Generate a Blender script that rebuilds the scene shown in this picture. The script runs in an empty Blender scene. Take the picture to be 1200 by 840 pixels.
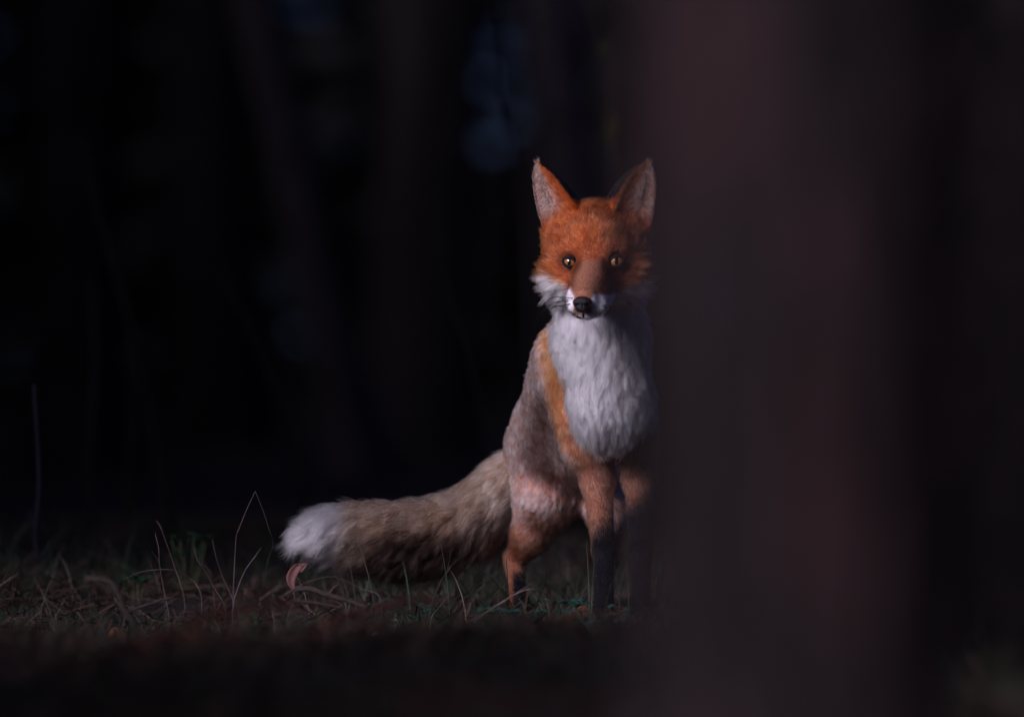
import bpy, bmesh, math, random
import numpy as np
from mathutils import Vector, Matrix, kdtree

# ----------------------------------------------------------------- scene, camera, sky, sun
sc = bpy.context.scene
D = 12.0            # metres from lens to the fox's paws
FPX = 10680.0       # focal length in photo pixels
ZC = 0.345          # lens height
S0 = FPX / D        # photo pixels per metre at the fox

cam_d = bpy.data.cameras.new('camera')
cam = bpy.data.objects.new('camera', cam_d)
sc.collection.objects.link(cam)
cam.location = (0, 0, ZC)
cam.rotation_euler = (math.radians(90), 0, 0)
cam_d.sensor_width = 36.0
cam_d.lens = 36.0 * FPX / 1200.0
cam_d.clip_start = 0.1
cam_d.clip_end = 2000
cam_d.dof.use_dof = True
cam_d.dof.focus_distance = D + 0.05
cam_d.dof.aperture_fstop = 3.45
sc.camera = cam

SUN_AZ = math.radians(36)      # left of the viewing axis, behind the lens
SUN_EL = math.radians(20)
to_sun = Vector((-math.sin(SUN_AZ) * math.cos(SUN_EL), -math.cos(SUN_AZ) * math.cos(SUN_EL), math.sin(SUN_EL)))
w = bpy.data.worlds.new('World')
sc.world = w
w.use_nodes = True
nt = w.node_tree
bg = nt.nodes['Background']
sky = nt.nodes.new('ShaderNodeTexSky')
sky.sky_type = 'NISHITA'
sky.sun_disc = False
sky.sun_elevation = SUN_EL
sky.sun_rotation = math.atan2(to_sun.x, to_sun.y)
sky.air_density = 1.0
sky.ozone_density = 6.0
sky.dust_density = 0.2
tint = nt.nodes.new('ShaderNodeMix')           # dusk: the whole sky a little bluer
tint.data_type = 'RGBA'; tint.blend_type = 'MULTIPLY'; tint.inputs['Factor'].default_value = 1
tint.inputs['B'].default_value = (.50, .60, 1.35, 1)
nt.links.new(sky.outputs[0], tint.inputs['A'])
nt.links.new(tint.outputs['Result'], bg.inputs['Color'])
bg.inputs['Strength'].default_value = 0.010

sl = bpy.data.lights.new('sun', 'SUN')
sl.energy = 5.0
sl.angle = math.radians(25)
sl.color = (0.93, 0.82, 1.0)
so = bpy.data.objects.new('sun', sl)
sc.collection.objects.link(so)
so.location = to_sun * 30
so.rotation_euler = to_sun.to_track_quat('Z', 'Y').to_euler()

sc.view_settings.view_transform = 'Standard'
sc.view_settings.look = 'None'
sc.view_settings.exposure = 0.62
sc.view_settings.gamma = 1.0
sc.view_settings.use_curve_mapping = False
sc.render.engine = 'CYCLES'
sc.cycles.use_denoising = True
sc.cycles.max_bounces = 10
sc.cycles.diffuse_bounces = 4
sc.cycles.glossy_bounces = 4
sc.cycles.transmission_bounces = 8
try:
    sc.cycles_curves.shape = 'RIBBONS'
except Exception:
    pass

rng = np.random.default_rng(7)
random.seed(7)
C = sc.collection

# ----------------------------------------------------------------- helpers
def nrm(v):
    return v / np.maximum(np.linalg.norm(v, axis=-1, keepdims=True), 1e-9)

def at(px, py, Y):
    """photo pixel -> point at distance Y"""
    s = FPX / Y
    return np.array(((px - 600) / s, Y, ZC + (420 - py) / s))

def hash2(ix, iy, seed):
    n = (ix.astype(np.int64) * 374761393 + iy.astype(np.int64) * 668265263 + seed * 1442695041) & 0xffffffff
    n = ((n ^ (n >> 13)) * 1274126177) & 0xffffffff
    n = n ^ (n >> 16)
    return (n & 0xffff) / 65535.0

def noise2(x, y, seed=0):
    x = np.asarray(x, float); y = np.asarray(y, float)
    ix = np.floor(x); iy = np.floor(y)
    fx = x - ix; fy = y - iy
    fx = fx * fx * (3 - 2 * fx); fy = fy * fy * (3 - 2 * fy)
    a = hash2(ix, iy, seed); b = hash2(ix + 1, iy, seed)
    c = hash2(ix, iy + 1, seed); d = hash2(ix + 1, iy + 1, seed)
    return (a * (1 - fx) + b * fx) * (1 - fy) + (c * (1 - fx) + d * fx) * fy

def fbm2(x, y, seed=0, oct=4):
    t = 0; a = 0.5
    for o in range(oct):
        t = t + a * noise2(np.asarray(x) * 2 ** o, np.asarray(y) * 2 ** o, seed + o * 17); a *= 0.5
    return t

def sstep(a, b, x):
    t = np.clip((x - a) / (b - a), 0, 1)
    return t * t * (3 - 2 * t)

def mesh_obj(name, verts, faces, material, parent=None, col=None, smooth=True, origin=None):
    me = bpy.data.meshes.new(name)
    verts = np.asarray(verts, float)
    if origin is not None and parent is None:
        verts = verts - np.asarray(origin)
    if isinstance(faces, np.ndarray):
        nf, k = faces.shape
        me.vertices.add(len(verts)); me.vertices.foreach_set('co', verts.astype(np.float32).ravel())
        me.loops.add(nf * k); me.loops.foreach_set('vertex_index', faces.astype(np.int32).ravel())
        me.polygons.add(nf)
        me.polygons.foreach_set('loop_start', (np.arange(nf) * k).astype(np.int32))
        me.update(calc_edges=True); me.validate()
    else:
        me.from_pydata(verts.tolist(), [], faces)
        me.update()
    if smooth:
        me.polygons.foreach_set('use_smooth', [True] * len(me.polygons))
    if col is not None:
        a = me.color_attributes.new('col', 'FLOAT_COLOR', 'POINT')
        c4 = np.ones((len(verts), 4), np.float32); c4[:, :3] = col
        a.data.foreach_set('color', c4.ravel())
    if material is not None:
        me.materials.append(material)
    o = bpy.data.objects.new(name, me)
    C.objects.link(o)
    if parent is not None:
        o.parent = parent
        o.matrix_parent_inverse = Matrix.Translation(-parent.location)
    elif origin is not None:
        o.location = origin
    return o

def empty(name, loc):
    o = bpy.data.objects.new(name, None)
    C.objects.link(o)
    o.location = tuple(float(v) for v in loc)
    o.empty_display_size = 0.1
    return o

def tag(o, label=None, cat=None, group=None, kind=None):
    if label: o['label'] = label
    if cat: o['category'] = cat
    if group: o['group'] = group
    if kind: o['kind'] = kind
    return o

def smooth_path(pts, n):
    """Catmull-Rom through pts"""
    pts = np.asarray(pts, float)
    if len(pts) == 2:
        t = np.linspace(0, 1, n)[:, None]
        return pts[0] * (1 - t) + pts[1] * t
    p = np.vstack((2 * pts[0] - pts[1], pts, 2 * pts[-1] - pts[-2]))
    out = []
    m = len(pts) - 1
    for q in np.linspace(0, m, n):
        i = min(int(q), m - 1); t = q - i
        a, b, c, d = p[i], p[i + 1], p[i + 2], p[i + 3]
        out.append(0.5 * (2 * b + (c - a) * t + (2 * a - 5 * b + 4 * c - d) * t * t + (3 * b - a - 3 * c + d) * t ** 3))
    return np.array(out)

def tube(path, radii, sides=6, jitter=0.0, seed=1):
    path = np.asarray(path, float); n = len(path)
    radii = np.broadcast_to(np.asarray(radii, float), (n,))
    tan = nrm(np.gradient(path, axis=0))
    ref = np.array((0.31, 0.2, 0.1)) if abs(tan[0][2]) > 0.8 else np.array((0, 0, 1.0))
    u = nrm(np.cross(tan, ref)); v = np.cross(tan, u)
    a = np.linspace(0, 2 * np.pi, sides, endpoint=False)
    r = radii[:, None] * np.ones(sides)
    if jitter:
        r = r * (1 + jitter * (np.random.default_rng(seed).random((n, sides)) - .5))
    vs = path[:, None, :] + r[..., None] * (np.cos(a)[None, :, None] * u[:, None, :] + np.sin(a)[None, :, None] * v[:, None, :])
    vs = vs.reshape(-1, 3)
    i = np.arange(n - 1)[:, None] * sides; j = np.arange(sides)[None]; k = (j + 1) % sides
    f = np.stack((i + j, i + k, i + sides + k, i + sides + j), -1).reshape(-1, 4)
    vs = np.vstack((vs, path[:1], path[-1:]))
    cap = []
    e = (n - 1) * sides
    jj = np.arange(sides); kk = (jj + 1) % sides
    c0 = np.stack((kk, jj, np.full(sides, len(vs) - 2), np.full(sides, len(vs) - 2)), -1)
    c1 = np.stack((e + jj, e + kk, np.full(sides, len(vs) - 1), np.full(sides, len(vs) - 1)), -1)
    faces = [tuple(q) for q in f.tolist()] + [tuple(q[:3]) for q in c0.tolist()] + [tuple(q[:3]) for q in c1.tolist()]
    return vs, faces

class MB:
    def __init__(s): s.v = []; s.f = []; s.c = []; s.n = 0
    def add(s, v, f, col=None):
        v = np.asarray(v, float)
        s.v.append(v); s.f += [tuple(int(i) + s.n for i in q) for q in f]; s.n += len(v)
        s.c.append(np.broadcast_to(np.asarray(col if col is not None else (1, 1, 1), float), (len(v), 3)))
    def build(s, name, m, parent=None, origin=None, smooth=True, colour=True):
        return mesh_obj(name, np.vstack(s.v), s.f, m, parent, np.vstack(s.c) if colour else None, smooth, origin)

# ----------------------------------------------------------------- materials
def material(name, col=(.5, .5, .5), rough=.8, attr=False, nscale=0, namp=.3, bump=0, spec=.3, coat=0, subs=0):
    m = bpy.data.materials.new(name); m.use_nodes = True
    t = m.node_tree; b = t.nodes['Principled BSDF']
    b.inputs['Roughness'].default_value = rough
    b.inputs['Specular IOR Level'].default_value = spec
    b.inputs['Coat Weight'].default_value = coat
    b.inputs['Coat Roughness'].default_value = 0.03
    b.inputs['Base Color'].default_value = (*col, 1)
    src = None
    if attr:
        a = t.nodes.new('ShaderNodeAttribute'); a.attribute_name = 'col'; src = a.outputs['Color']
    if nscale:
        tc = t.nodes.new('ShaderNodeTexCoord')
        n = t.nodes.new('ShaderNodeTexNoise'); n.inputs['Scale'].default_value = nscale; n.inputs['Detail'].default_value = 5
        t.links.new(tc.outputs['Object'], n.inputs['Vector'])
        r = t.nodes.new('ShaderNodeMapRange')
        r.inputs['To Min'].default_value = 1 - namp; r.inputs['To Max'].default_value = 1 + namp
        r.inputs['From Min'].default_value = .25; r.inputs['From Max'].default_value = .75
        t.links.new(n.outputs['Fac'], r.inputs['Value'])
        mx = t.nodes.new('ShaderNodeMix'); mx.data_type = 'RGBA'; mx.blend_type = 'MULTIPLY'
        mx.inputs['Factor'].default_value = 1
        if src: t.links.new(src, mx.inputs['A'])
        else: mx.inputs['A'].default_value = (*col, 1)
        t.links.new(r.outputs['Result'], mx.inputs['B'])
        src = mx.outputs['Result']
        if bump:
            bp = t.nodes.new('ShaderNodeBump'); bp.inputs['Strength'].default_value = bump; bp.inputs['Distance'].default_value = .004
            t.links.new(n.outputs['Fac'], bp.inputs['Height']); t.links.new(bp.outputs[0], b.inputs['Normal'])
    if src: t.links.new(src, b.inputs['Base Color'])
    return m

def hair_material(name, rough=.35, rad=.45):
    m = bpy.data.materials.new(name); m.use_nodes = True
    t = m.node_tree; t.nodes.remove(t.nodes['Principled BSDF'])
    h = t.nodes.new('ShaderNodeBsdfHairPrincipled')
    h.model = 'CHIANG'; h.parametrization = 'COLOR'
    h.inputs['Roughness'].default_value = rough
    h.inputs['Radial Roughness'].default_value = rad
    h.inputs['Random Roughness'].default_value = .3
    h.inputs['IOR'].default_value = 1.22
    a = t.nodes.new('ShaderNodeAttribute'); a.attribute_name = 'col'
    t.links.new(a.outputs['Color'], h.inputs['Color'])
    t.links.new(h.outputs[0], t.nodes['Material Output'].inputs['Surface'])
    return m

M = dict(
    skin=material('fox_skin', attr=True, rough=1, spec=0),
    nose=material('fox_nose', (.008, .007, .009), .38, nscale=900, namp=.3, bump=.5, spec=.28),
    lid=material('fox_lid', (.006, .005, .006), .7, spec=.1),
    eye=material('fox_eyeball', (.02, .012, .008), .05, spec=.6, coat=1),
    iris=material('fox_iris', attr=True, rough=.5, spec=.2, coat=.3),
    pupil=material('fox_pupil', (.003, .003, .004), .04, spec=.5, coat=.3),
    whisker=material('fox_whisker', (.01, .009, .01), .4),
    fur=hair_material('fox_fur'),
    soil=material('forest_soil', (.017, .012, .010), .95, nscale=6, namp=.5, bump=.6),
    litter=material('needle_litter', attr=True, rough=.8),
    grass=material('grass', attr=True, rough=.6),
    leaf=material('herb_leaf', attr=True, rough=.85, spec=.05, nscale=60, namp=.25),
    bark=material('pine_bark', attr=True, rough=.9, nscale=45, namp=.3, bump=.7, spec=.15),
    farbark=material('forest_bark', attr=True, rough=.95, nscale=18, namp=.45, bump=.5, spec=.1),
    needles=material('conifer_needles', attr=True, rough=.7, spec=.15),
    stalk=material('dry_stalk', attr=True, rough=.8, spec=.06, nscale=80, namp=.2),
    twig=material('dead_twig', (.035, .025, .022), .85, nscale=120, namp=.5, bump=.6),
    dead=material('dead_leaf', attr=True, rough=.7, nscale=90, namp=.3, bump=.3),
)

# ----------------------------------------------------------------- ground
def ground_h(x, y):
    x = np.asarray(x, float); y = np.asarray(y, float)
    h = (fbm2(x * 1.1 + 9, y * 1.1, 3, 3) - .44) * .14 + (fbm2(x * 5, y * 5, 8, 3) - .44) * .035
    far = np.exp(-((x - .1) ** 2 / .55 + (y - 12.25) ** 2 / .5))       # level patch where the fox stands
    h = h * (1 - .9 * far) - .012 * far
    h = h + sstep(15, 60, y) * .25 * (fbm2(x * .15, y * .15, 21, 3) - .2)
    h = h * sstep(1.0, 4.0, np.hypot(x, y - .0)) + 0
    return h

def axis(*segs):
    out = []
    for a, b, n in segs: out += list(np.linspace(a, b, n, endpoint=False))
    out.append(segs[-1][1])
    return np.array(out)

gx = axis((-400, -60, 6), (-60, -8, 18), (-8, -2, 20), (-2, 2, 110), (2, 8, 20), (8, 60, 18), (60, 400, 6))
gy = axis((-400, -40, 6), (-40, 0, 16), (0, 7, 20), (7, 15, 180), (15, 30, 50), (30, 90, 30), (90, 600, 10))
GX, GY = np.meshgrid(gx, gy)
GZ = ground_h(GX, GY)
nx, ny = len(gx), len(gy)
ii = (np.arange(ny - 1)[:, None] * nx + np.arange(nx - 1)[None]).ravel()
gf = np.stack((ii, ii + 1, ii + nx + 1, ii + nx), -1)
tag(mesh_obj('ground', np.stack((GX, GY, GZ), -1).reshape(-1, 3), gf, M['soil']), kind='structure')

# ----------------------------------------------------------------- trees
def trunk_grid(base, h, r0, r1, lean=(0, 0), nu=20, nv=40, seed=0, col=(.035, .03, .033), rough=.12, flare=.5, zpow=1.0, bend=0.0):
    """a tapered trunk with uneven bark, base at ground level, lean in metres of offset over the height"""
    v = np.linspace(0, 1, nv) ** zpow
    u = np.linspace(0, 1, nu, endpoint=False)
    U, V = np.meshgrid(u, v)
    z = V * h - .08
    r = r0 + (r1 - r0) * V
    r = r * (1 + flare * np.exp(-np.maximum(z, 0) / (r0 * 2.2)) * (1 + .35 * np.sin(U * 2 * np.pi * 5 + seed)))
    n = fbm2(np.cos(U * 2 * np.pi) * 3 + 50 + seed, z * 5 + np.sin(U * 2 * np.pi) * 3 + 50, seed, 4)
    r = r * (1 + rough * (n - .45) * 2)
    a = U * 2 * np.pi
    x = base[0] + lean[0] * V + bend * np.sin(V * math.pi) + r * np.cos(a)
    y = base[1] + lean[1] * V + r * np.sin(a)
    vs = np.stack((x, y, base[2] + z), -1).reshape(-1, 3)
    i = (np.arange(nv - 1)[:, None] * nu); j = np.arange(nu)[None]; k = (j + 1) % nu
    f = np.stack((i + j, i + k, i + nu + k, i + nu + j), -1).reshape(-1, 4)
    tint = fbm2(np.cos(a) * 2 + 20, z * 2.2 + np.sin(a) * 2 + 20, seed + 5, 3)
    c = np.array(col)[None, None] * (.55 + 1.0 * tint[..., None]) * (1 + .35 * (n[..., None] - .45))
    return vs, f, c.reshape(-1, 3)

def spray_cloud(centres, size, n_each, seed, col, flat=.35):
    """leaf-sized faces scattered about each centre"""
    r = np.random.default_rng(seed)
    N = len(centres) * n_each
    c = np.repeat(centres, n_each, 0)
    p = c + r.normal(0, 1, (N, 3)) * size * np.array((1, 1, flat))
    d = nrm(r.normal(0, 1, (N, 3)) * np.array((1, 1, .4)))
    s = nrm(np.cross(d, r.normal(0, 1, (N, 3))))
    L = size * r.uniform(.35, .8, (N, 1)); W = L * r.uniform(.12, .3, (N, 1))
    q = np.stack((p - d * L * .5, p + s * W, p + d * L * .5, p - s * W), 1).reshape(-1, 3)
    f = np.arange(N * 4).reshape(-1, 4)
    cc = np.repeat(np.array(col)[None] * r.uniform(.5, 1.5, (N, 1)), 4, 0)
    return q, f, cc

def crown_mesh(name, seed, h0, h1, rad, n, size, n_each, col, cone=False):
    r = np.random.default_rng(seed)
    t = r.random(n)
    a = r.random(n) * 2 * np.pi
    if cone:
        t = 1 - np.sqrt(1 - t * .98)
        rr = rad * (1 - t) * np.sqrt(r.uniform(.05, 1, n)) * (.85 + .3 * np.sin(t * 60))
        z = h0 + t * (h1 - h0) - rr * .35
    else:
        rr = rad * np.sqrt(r.uniform(0, 1, n)) * np.sqrt(np.clip(1 - (2 * t - .9) ** 2, .05, 1))
        z = h0 + t * (h1 - h0)
    c = np.stack((rr * np.cos(a), rr * np.sin(a), z), -1)
    return spray_cloud(c, size, n_each, seed + 1, col)

def make_tree_mesh(name, v, f, c, m):
    o = mesh_obj(name, v, f, m, None, c)
    me = o.data
    bpy.data.objects.remove(o)
    return me

def limb_set(seed, h0, h1, n, length, r0):
    r = np.random.default_rng(seed)
    mb = MB()
    for k in range(n):
        z = h0 + (h1 - h0) * (k + .5) / n
        a = k * 2.4 + r.random()
        L = length * (1 - .6 * k / n) * r.uniform(.7, 1.1)
        p = [(0, 0, z), (L * .5 * math.cos(a), L * .5 * math.sin(a), z + .1 * L), (L * math.cos(a + .2), L * math.sin(a + .2), z + .05 * L)]
        vs, fs = tube(smooth_path(p, 6), np.linspace(r0, r0 * .25, 6), 5)
        mb.add(vs, fs, (.035, .028, .027))
    return mb

# shared crown meshes
pine_crown_me = make_tree_mesh('pine_crown', *crown_mesh('c', 31, 5.0, 13.0, 2.3, 420, .38, 22, (.035, .05, .03)), M['needles'])
spruce_crown_me = make_tree_mesh('spruce_crown', *crown_mesh('c', 41, .25, 9.0, 1.75, 590, .24, 18, (.03, .05, .032), cone=True), M['needles'])
lm = limb_set(5, 5.0, 12.0, 16, 2.0, .05)
o_ = lm.build('limb', M['farbark']); limb_me = o_.data; bpy.data.objects.remove(o_)

def child(name, me, parent, loc=(0, 0, 0), rz=0, s=1):
    o = bpy.data.objects.new(name, me); C.objects.link(o); o.parent = parent
    o.location = loc; o.rotation_euler = (0, 0, rz); o.scale = (s, s, s)
    return o

def forest_tree(px, dist, r0, lean_px, label, col, group=None, h=13.0, seed=0, crown=True, name='pine_tree', bend=0.0, base_px=None):
    """px: where the trunk crosses the lens height; lean_px: sideways drift over 420 photo pixels of height"""
    s = FPX / dist
    slope = lean_px / 420.0
    x0 = (px - 600) / s - slope * ZC
    z0 = float(ground_h(x0, dist))
    root = empty(name, (x0, dist, z0))
    lean = (slope * h, 0)
    vs, f, c = trunk_grid((0, 0, 0), h, r0, r0 * .35, lean, 18, 90, seed, col, .14, .5, 1.6, bend)
    t = mesh_obj('trunk', vs, f, M['farbark'], None, c); t.parent = root
    if crown:
        child('limb', limb_me, root, (lean[0] * .62, 0, h - 13), seed, 1)
        child('crown', pine_crown_me, root, (lean[0] * .7, 0, h - 13), seed * 1.7, 1)
    tag(root, label, 'tree', group)
    return root

VIO = (.06, .052, .06); BRN = (.028, .024, .026); DRK = (.009, .008, .010)
# the trunks that can be told apart behind the fox
forest_tree(395, 24.0, .070, -105, 'leaning violet grey tree trunk behind the white tip of the tail', (.036, .031, .034), seed=3, bend=.10)
forest_tree(520, 29.0, .09, 12, 'straight dim tree trunk behind the middle of the tail', BRN, seed=4)
forest_tree(470, 40.0, .15, 20, 'slender distant tree trunk between the leaning trunk and the straight one', BRN, seed=6)
forest_tree(250, 33.0, .16, -8, 'dark distant tree trunk between the leaning trunk and the leaning dead sapling', DRK, seed=7)
forest_tree(90, 27.0, .13, 6, 'dark tree trunk behind the tall dead stem', DRK, seed=8)
forest_tree(655, 46.0, .12, -10, 'far thin tree trunk behind the shoulder of the fox', BRN, seed=9)
forest_tree(705, 31.0, .10, -60, 'grey leaning tree trunk above the ears of the fox', VIO, seed=10)
forest_tree(880, 26.0, .14, 5, 'tree hidden by the big pine trunk close to the lens', BRN, seed=12)
forest_tree(1165, 24.0, .07, 10, 'dim trunk seen past the shaded side of the big pine', (.02, .016, .02), seed=11)

forest_tree(1185, 9.5, .078, 4, 'slim near black pine trunk added to darken the view past the thick pine', (.006, .0045, .005), seed=14)  # added pine, coloured near black to cover the lit ground there

def sapling(pts, dist, r_px, label, col, name='bare_sapling', cat='sapling', tip=.5, branch=()):
    s = FPX / dist
    P = [at(x, y, dist) for x, y in pts]
    g = ground_h(P[0][0], P[0][1])
    P = [np.array((P[0][0] + (P[0][0] - P[1][0]) * .05, dist, float(g) - .03))] + P if P[0][2] > g + .03 else P
    root = empty(name, (P[0][0], dist, float(g)))
    path = smooth_path(P, 24)
    vs, fs = tube(path, np.linspace(r_px / s, r_px * tip / s, 24), 8, .4, 3)
    mb = MB(); mb.add(vs, fs, col); mb.build('stem', M['stalk'], root)
    for b in branch:
        bp = smooth_path([at(x, y, dist) for x, y in b], 10)
        vs, fs = tube(bp, np.linspace(r_px * .5 / s, r_px * .2 / s, 10), 5)
        mb = MB(); mb.add(vs, fs, col); mb.build('branch', M['stalk'], root)
    tag(root, label, cat)
    return root

sapling([(198, 610), (180, 500), (150, 370), (112, 235), (95, 160)], 15.6, 6, 'thin leaning dead sapling between the tall stem and the grass stalks', (.012, .0105, .012))
sapling([(352, 570), (338, 500), (300, 400), (262, 320)], 15.5, 6, 'thin dark sapling leaning away from the tail tip', (.007, .0075, .009))
sapling([(585, 560), (560, 455), (532, 350), (512, 280), (505, 200)], 14.8, 3.2, 'thin black sapling beside the shoulder of the fox', (.004, .004, .0045), branch=[((545, 400), (528, 350), (500, 330))])
sapling([(612, 300), (600, 160), (588, 90), (580, -60)], 17.0, 3.5, 'thin black stem crossing the blue gap in the trees', (.008, .008, .009))
sapling([(725, 160), (718, 100), (690, 40), (660, -60)], 19.0, 7, 'pale grey branching stem above the ears of the fox', (.035, .032, .04), branch=[((712, 80), (735, 20), (740, -40))])
sapling([(108, 600), (106, 520), (112, 420), (108, 330)], 15.5, 5, 'faint upright dead stem near the tall dead stem', (.016, .014, .018))
sapling([(150, 610), (152, 540), (155, 470), (150, 400)], 16.2, 6, 'faint upright stem behind the leaning dead sapling', (.018, .014, .016))
sapling([(52, 690), (44, 655), (42, 620), (46, 560), (43, 500), (40, 450)], 13.1, 3.4, 'tall pale dead stem with a short side branch standing in grass', (.009, .009, .015),
        'dead_sapling', 'sapling', .6, branch=[((42, 620), (36, 607), (35, 596)), ((46, 655), (58, 640), (66, 628))])

# the yellow green leaf on a twig above the right ear
tw = empty('leafy_twig', at(735, 420, 16.0) * np.array((1, 1, 0)))
P = [np.array((tw.location.x, 16.0, -.02)), at(742, 400, 16), at(735, 250, 16), at(720, 120, 16), at(700, 20, 16)]
vs, fs = tube(smooth_path(P, 20), np.linspace(.004, .0015, 20), 5)
mb = MB(); mb.add(vs, fs, (.02, .018, .016)); mb.build('stem', M['stalk'], tw)
def leaf_mesh(c, d, n, L, W, col, curl=.15, k=6):
    d = nrm(np.asarray(d, float)); n = np.asarray(n, float); n = nrm(n - d * np.dot(n, d)); s = np.cross(d, n)
    t = np.linspace(0, 1, k)
    wd = W * np.sin(np.pi * np.clip(t, .02, .98) ** .8) ** .8
    mid = np.asarray(c) + d[None] * (t * L)[:, None] - n[None] * (curl * L * t ** 2)[:, None]
    l = mid + s[None] * wd[:, None] + n[None] * (wd * .35)[:, None]; r = mid - s[None] * wd[:, None] + n[None] * (wd * .35)[:, None]
    vs = np.vstack((l, mid, r)); f = []
    for i in range(k - 1):
        f += [(i, i + 1, k + i + 1, k + i), (k + i, k + i + 1, 2 * k + i + 1, 2 * k + i)]
    return vs, f
for (x, y, L) in ((718, 150, .05), (706, 62, .03)):
    vs, fs = leaf_mesh(at(x + 6, y - 14, 15.98), (-.3, -.2, -1), (-.5, -1, .3), L, L * .32, 0)
    mb = MB(); mb.add(vs, fs, (.020, .021, .005)); mb.build('leaf', M['leaf'], tw)
tag(tw, 'twig with a dull yellow green leaf hanging above the right ear of the fox', 'twig')

# spruces added outside the frame on the left: they shade the wood behind the fox and the ground in front of it
k = 0
def spruce(x, y, s, label, group):
    global k
    z = float(ground_h(x, y))
    root = empty('shade_spruce', (x, y, z))
    vs, f, c = trunk_grid((0, 0, 0), 8.6 * s, .10 * s, .02, (0, 0), 12, 20, k, BRN, .12, .5)
    t = mesh_obj('trunk', vs, f, M['farbark'], None, c); t.parent = root
    child('crown', spruce_crown_me, root, (0, 0, 0), k * 1.3, s)
    tag(root, label, 'tree', group)
    k += 1
for i in range(27):
    y = 10.7 + i * 1.9
    spruce(-3.2 - .3 * math.sin(i * 2.1) - i * .11, y, .82 + .03 * min(i, 6) + .15 * ((i * 37) % 10) / 10, 'unseen dense spruce added to shade the wood behind the fox', 'added shade spruces')
for (x, y, s) in ((-3.3, 3.9, .6),):
    spruce(x, y, s, 'unseen dense spruce added to shade the wood behind the fox', 'added shade spruces')

for (x, y, s) in ((-2.1, 4.7, .34), (-2.0, 5.4, .34), (-1.9, 6.1, .34), (-2.2, 6.7, .33), (-1.85, 7.3, .31), (-2.1, 7.9, .26), (-1.9, 8.5, .2), (-2.05, 9.05, .185), (-1.95, 9.6, .185), (-2.2, 10.1, .2)):  # low spruces added out of view to dim the paws and foreground
    spruce(x, y, s, 'unseen young spruce added to shade the paws and the foreground', 'added young shade spruces')

# far wood: one mass of branches with two gaps where the dusk sky shows
r = np.random.default_rng(77)
N = 20000
cx = r.uniform(-16, 16, N); cy = r.uniform(50, 60, N); cz = r.uniform(-.2, 9, N) ** 1.0
pxx = 600 + cx * FPX / cy; pyy = 420 - (cz - ZC) * FPX / cy
gap_at = lambda a, b, m: (((a - 586) / (62 + m)) ** 2 + ((b - 112) / (58 + m)) ** 2 < 1) | (((a - 350) / (14 + m)) ** 2 + ((b + 2) / (40 + m)) ** 2 < 1)
gap = gap_at(pxx, pyy, 0)
keep = ~gap | (r.random(N) < .12)
cc = np.stack((cx, cy, cz), -1)[keep]
v_, f_, c_ = spray_cloud(cc, .55, 10, 78, (.022, .023, .025), 1.0)
q4 = v_.reshape(-1, 4, 3).mean(1)
kp = (r.random(len(q4)) < .38) | ~gap_at(600 + q4[:, 0] * FPX / q4[:, 1], 420 - (q4[:, 2] - ZC) * FPX / q4[:, 1], 14)
v_ = v_.reshape(-1, 4, 3)[kp].reshape(-1, 3); c_ = c_.reshape(-1, 4, 3)[kp].reshape(-1, 3); f_ = np.arange(len(v_)).reshape(-1, 4)
tag(mesh_obj('distant_wood', v_, f_, M['needles'], None, c_), 'dark mass of far woodland with two small gaps of dusk sky', 'woodland', kind='stuff')

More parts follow.
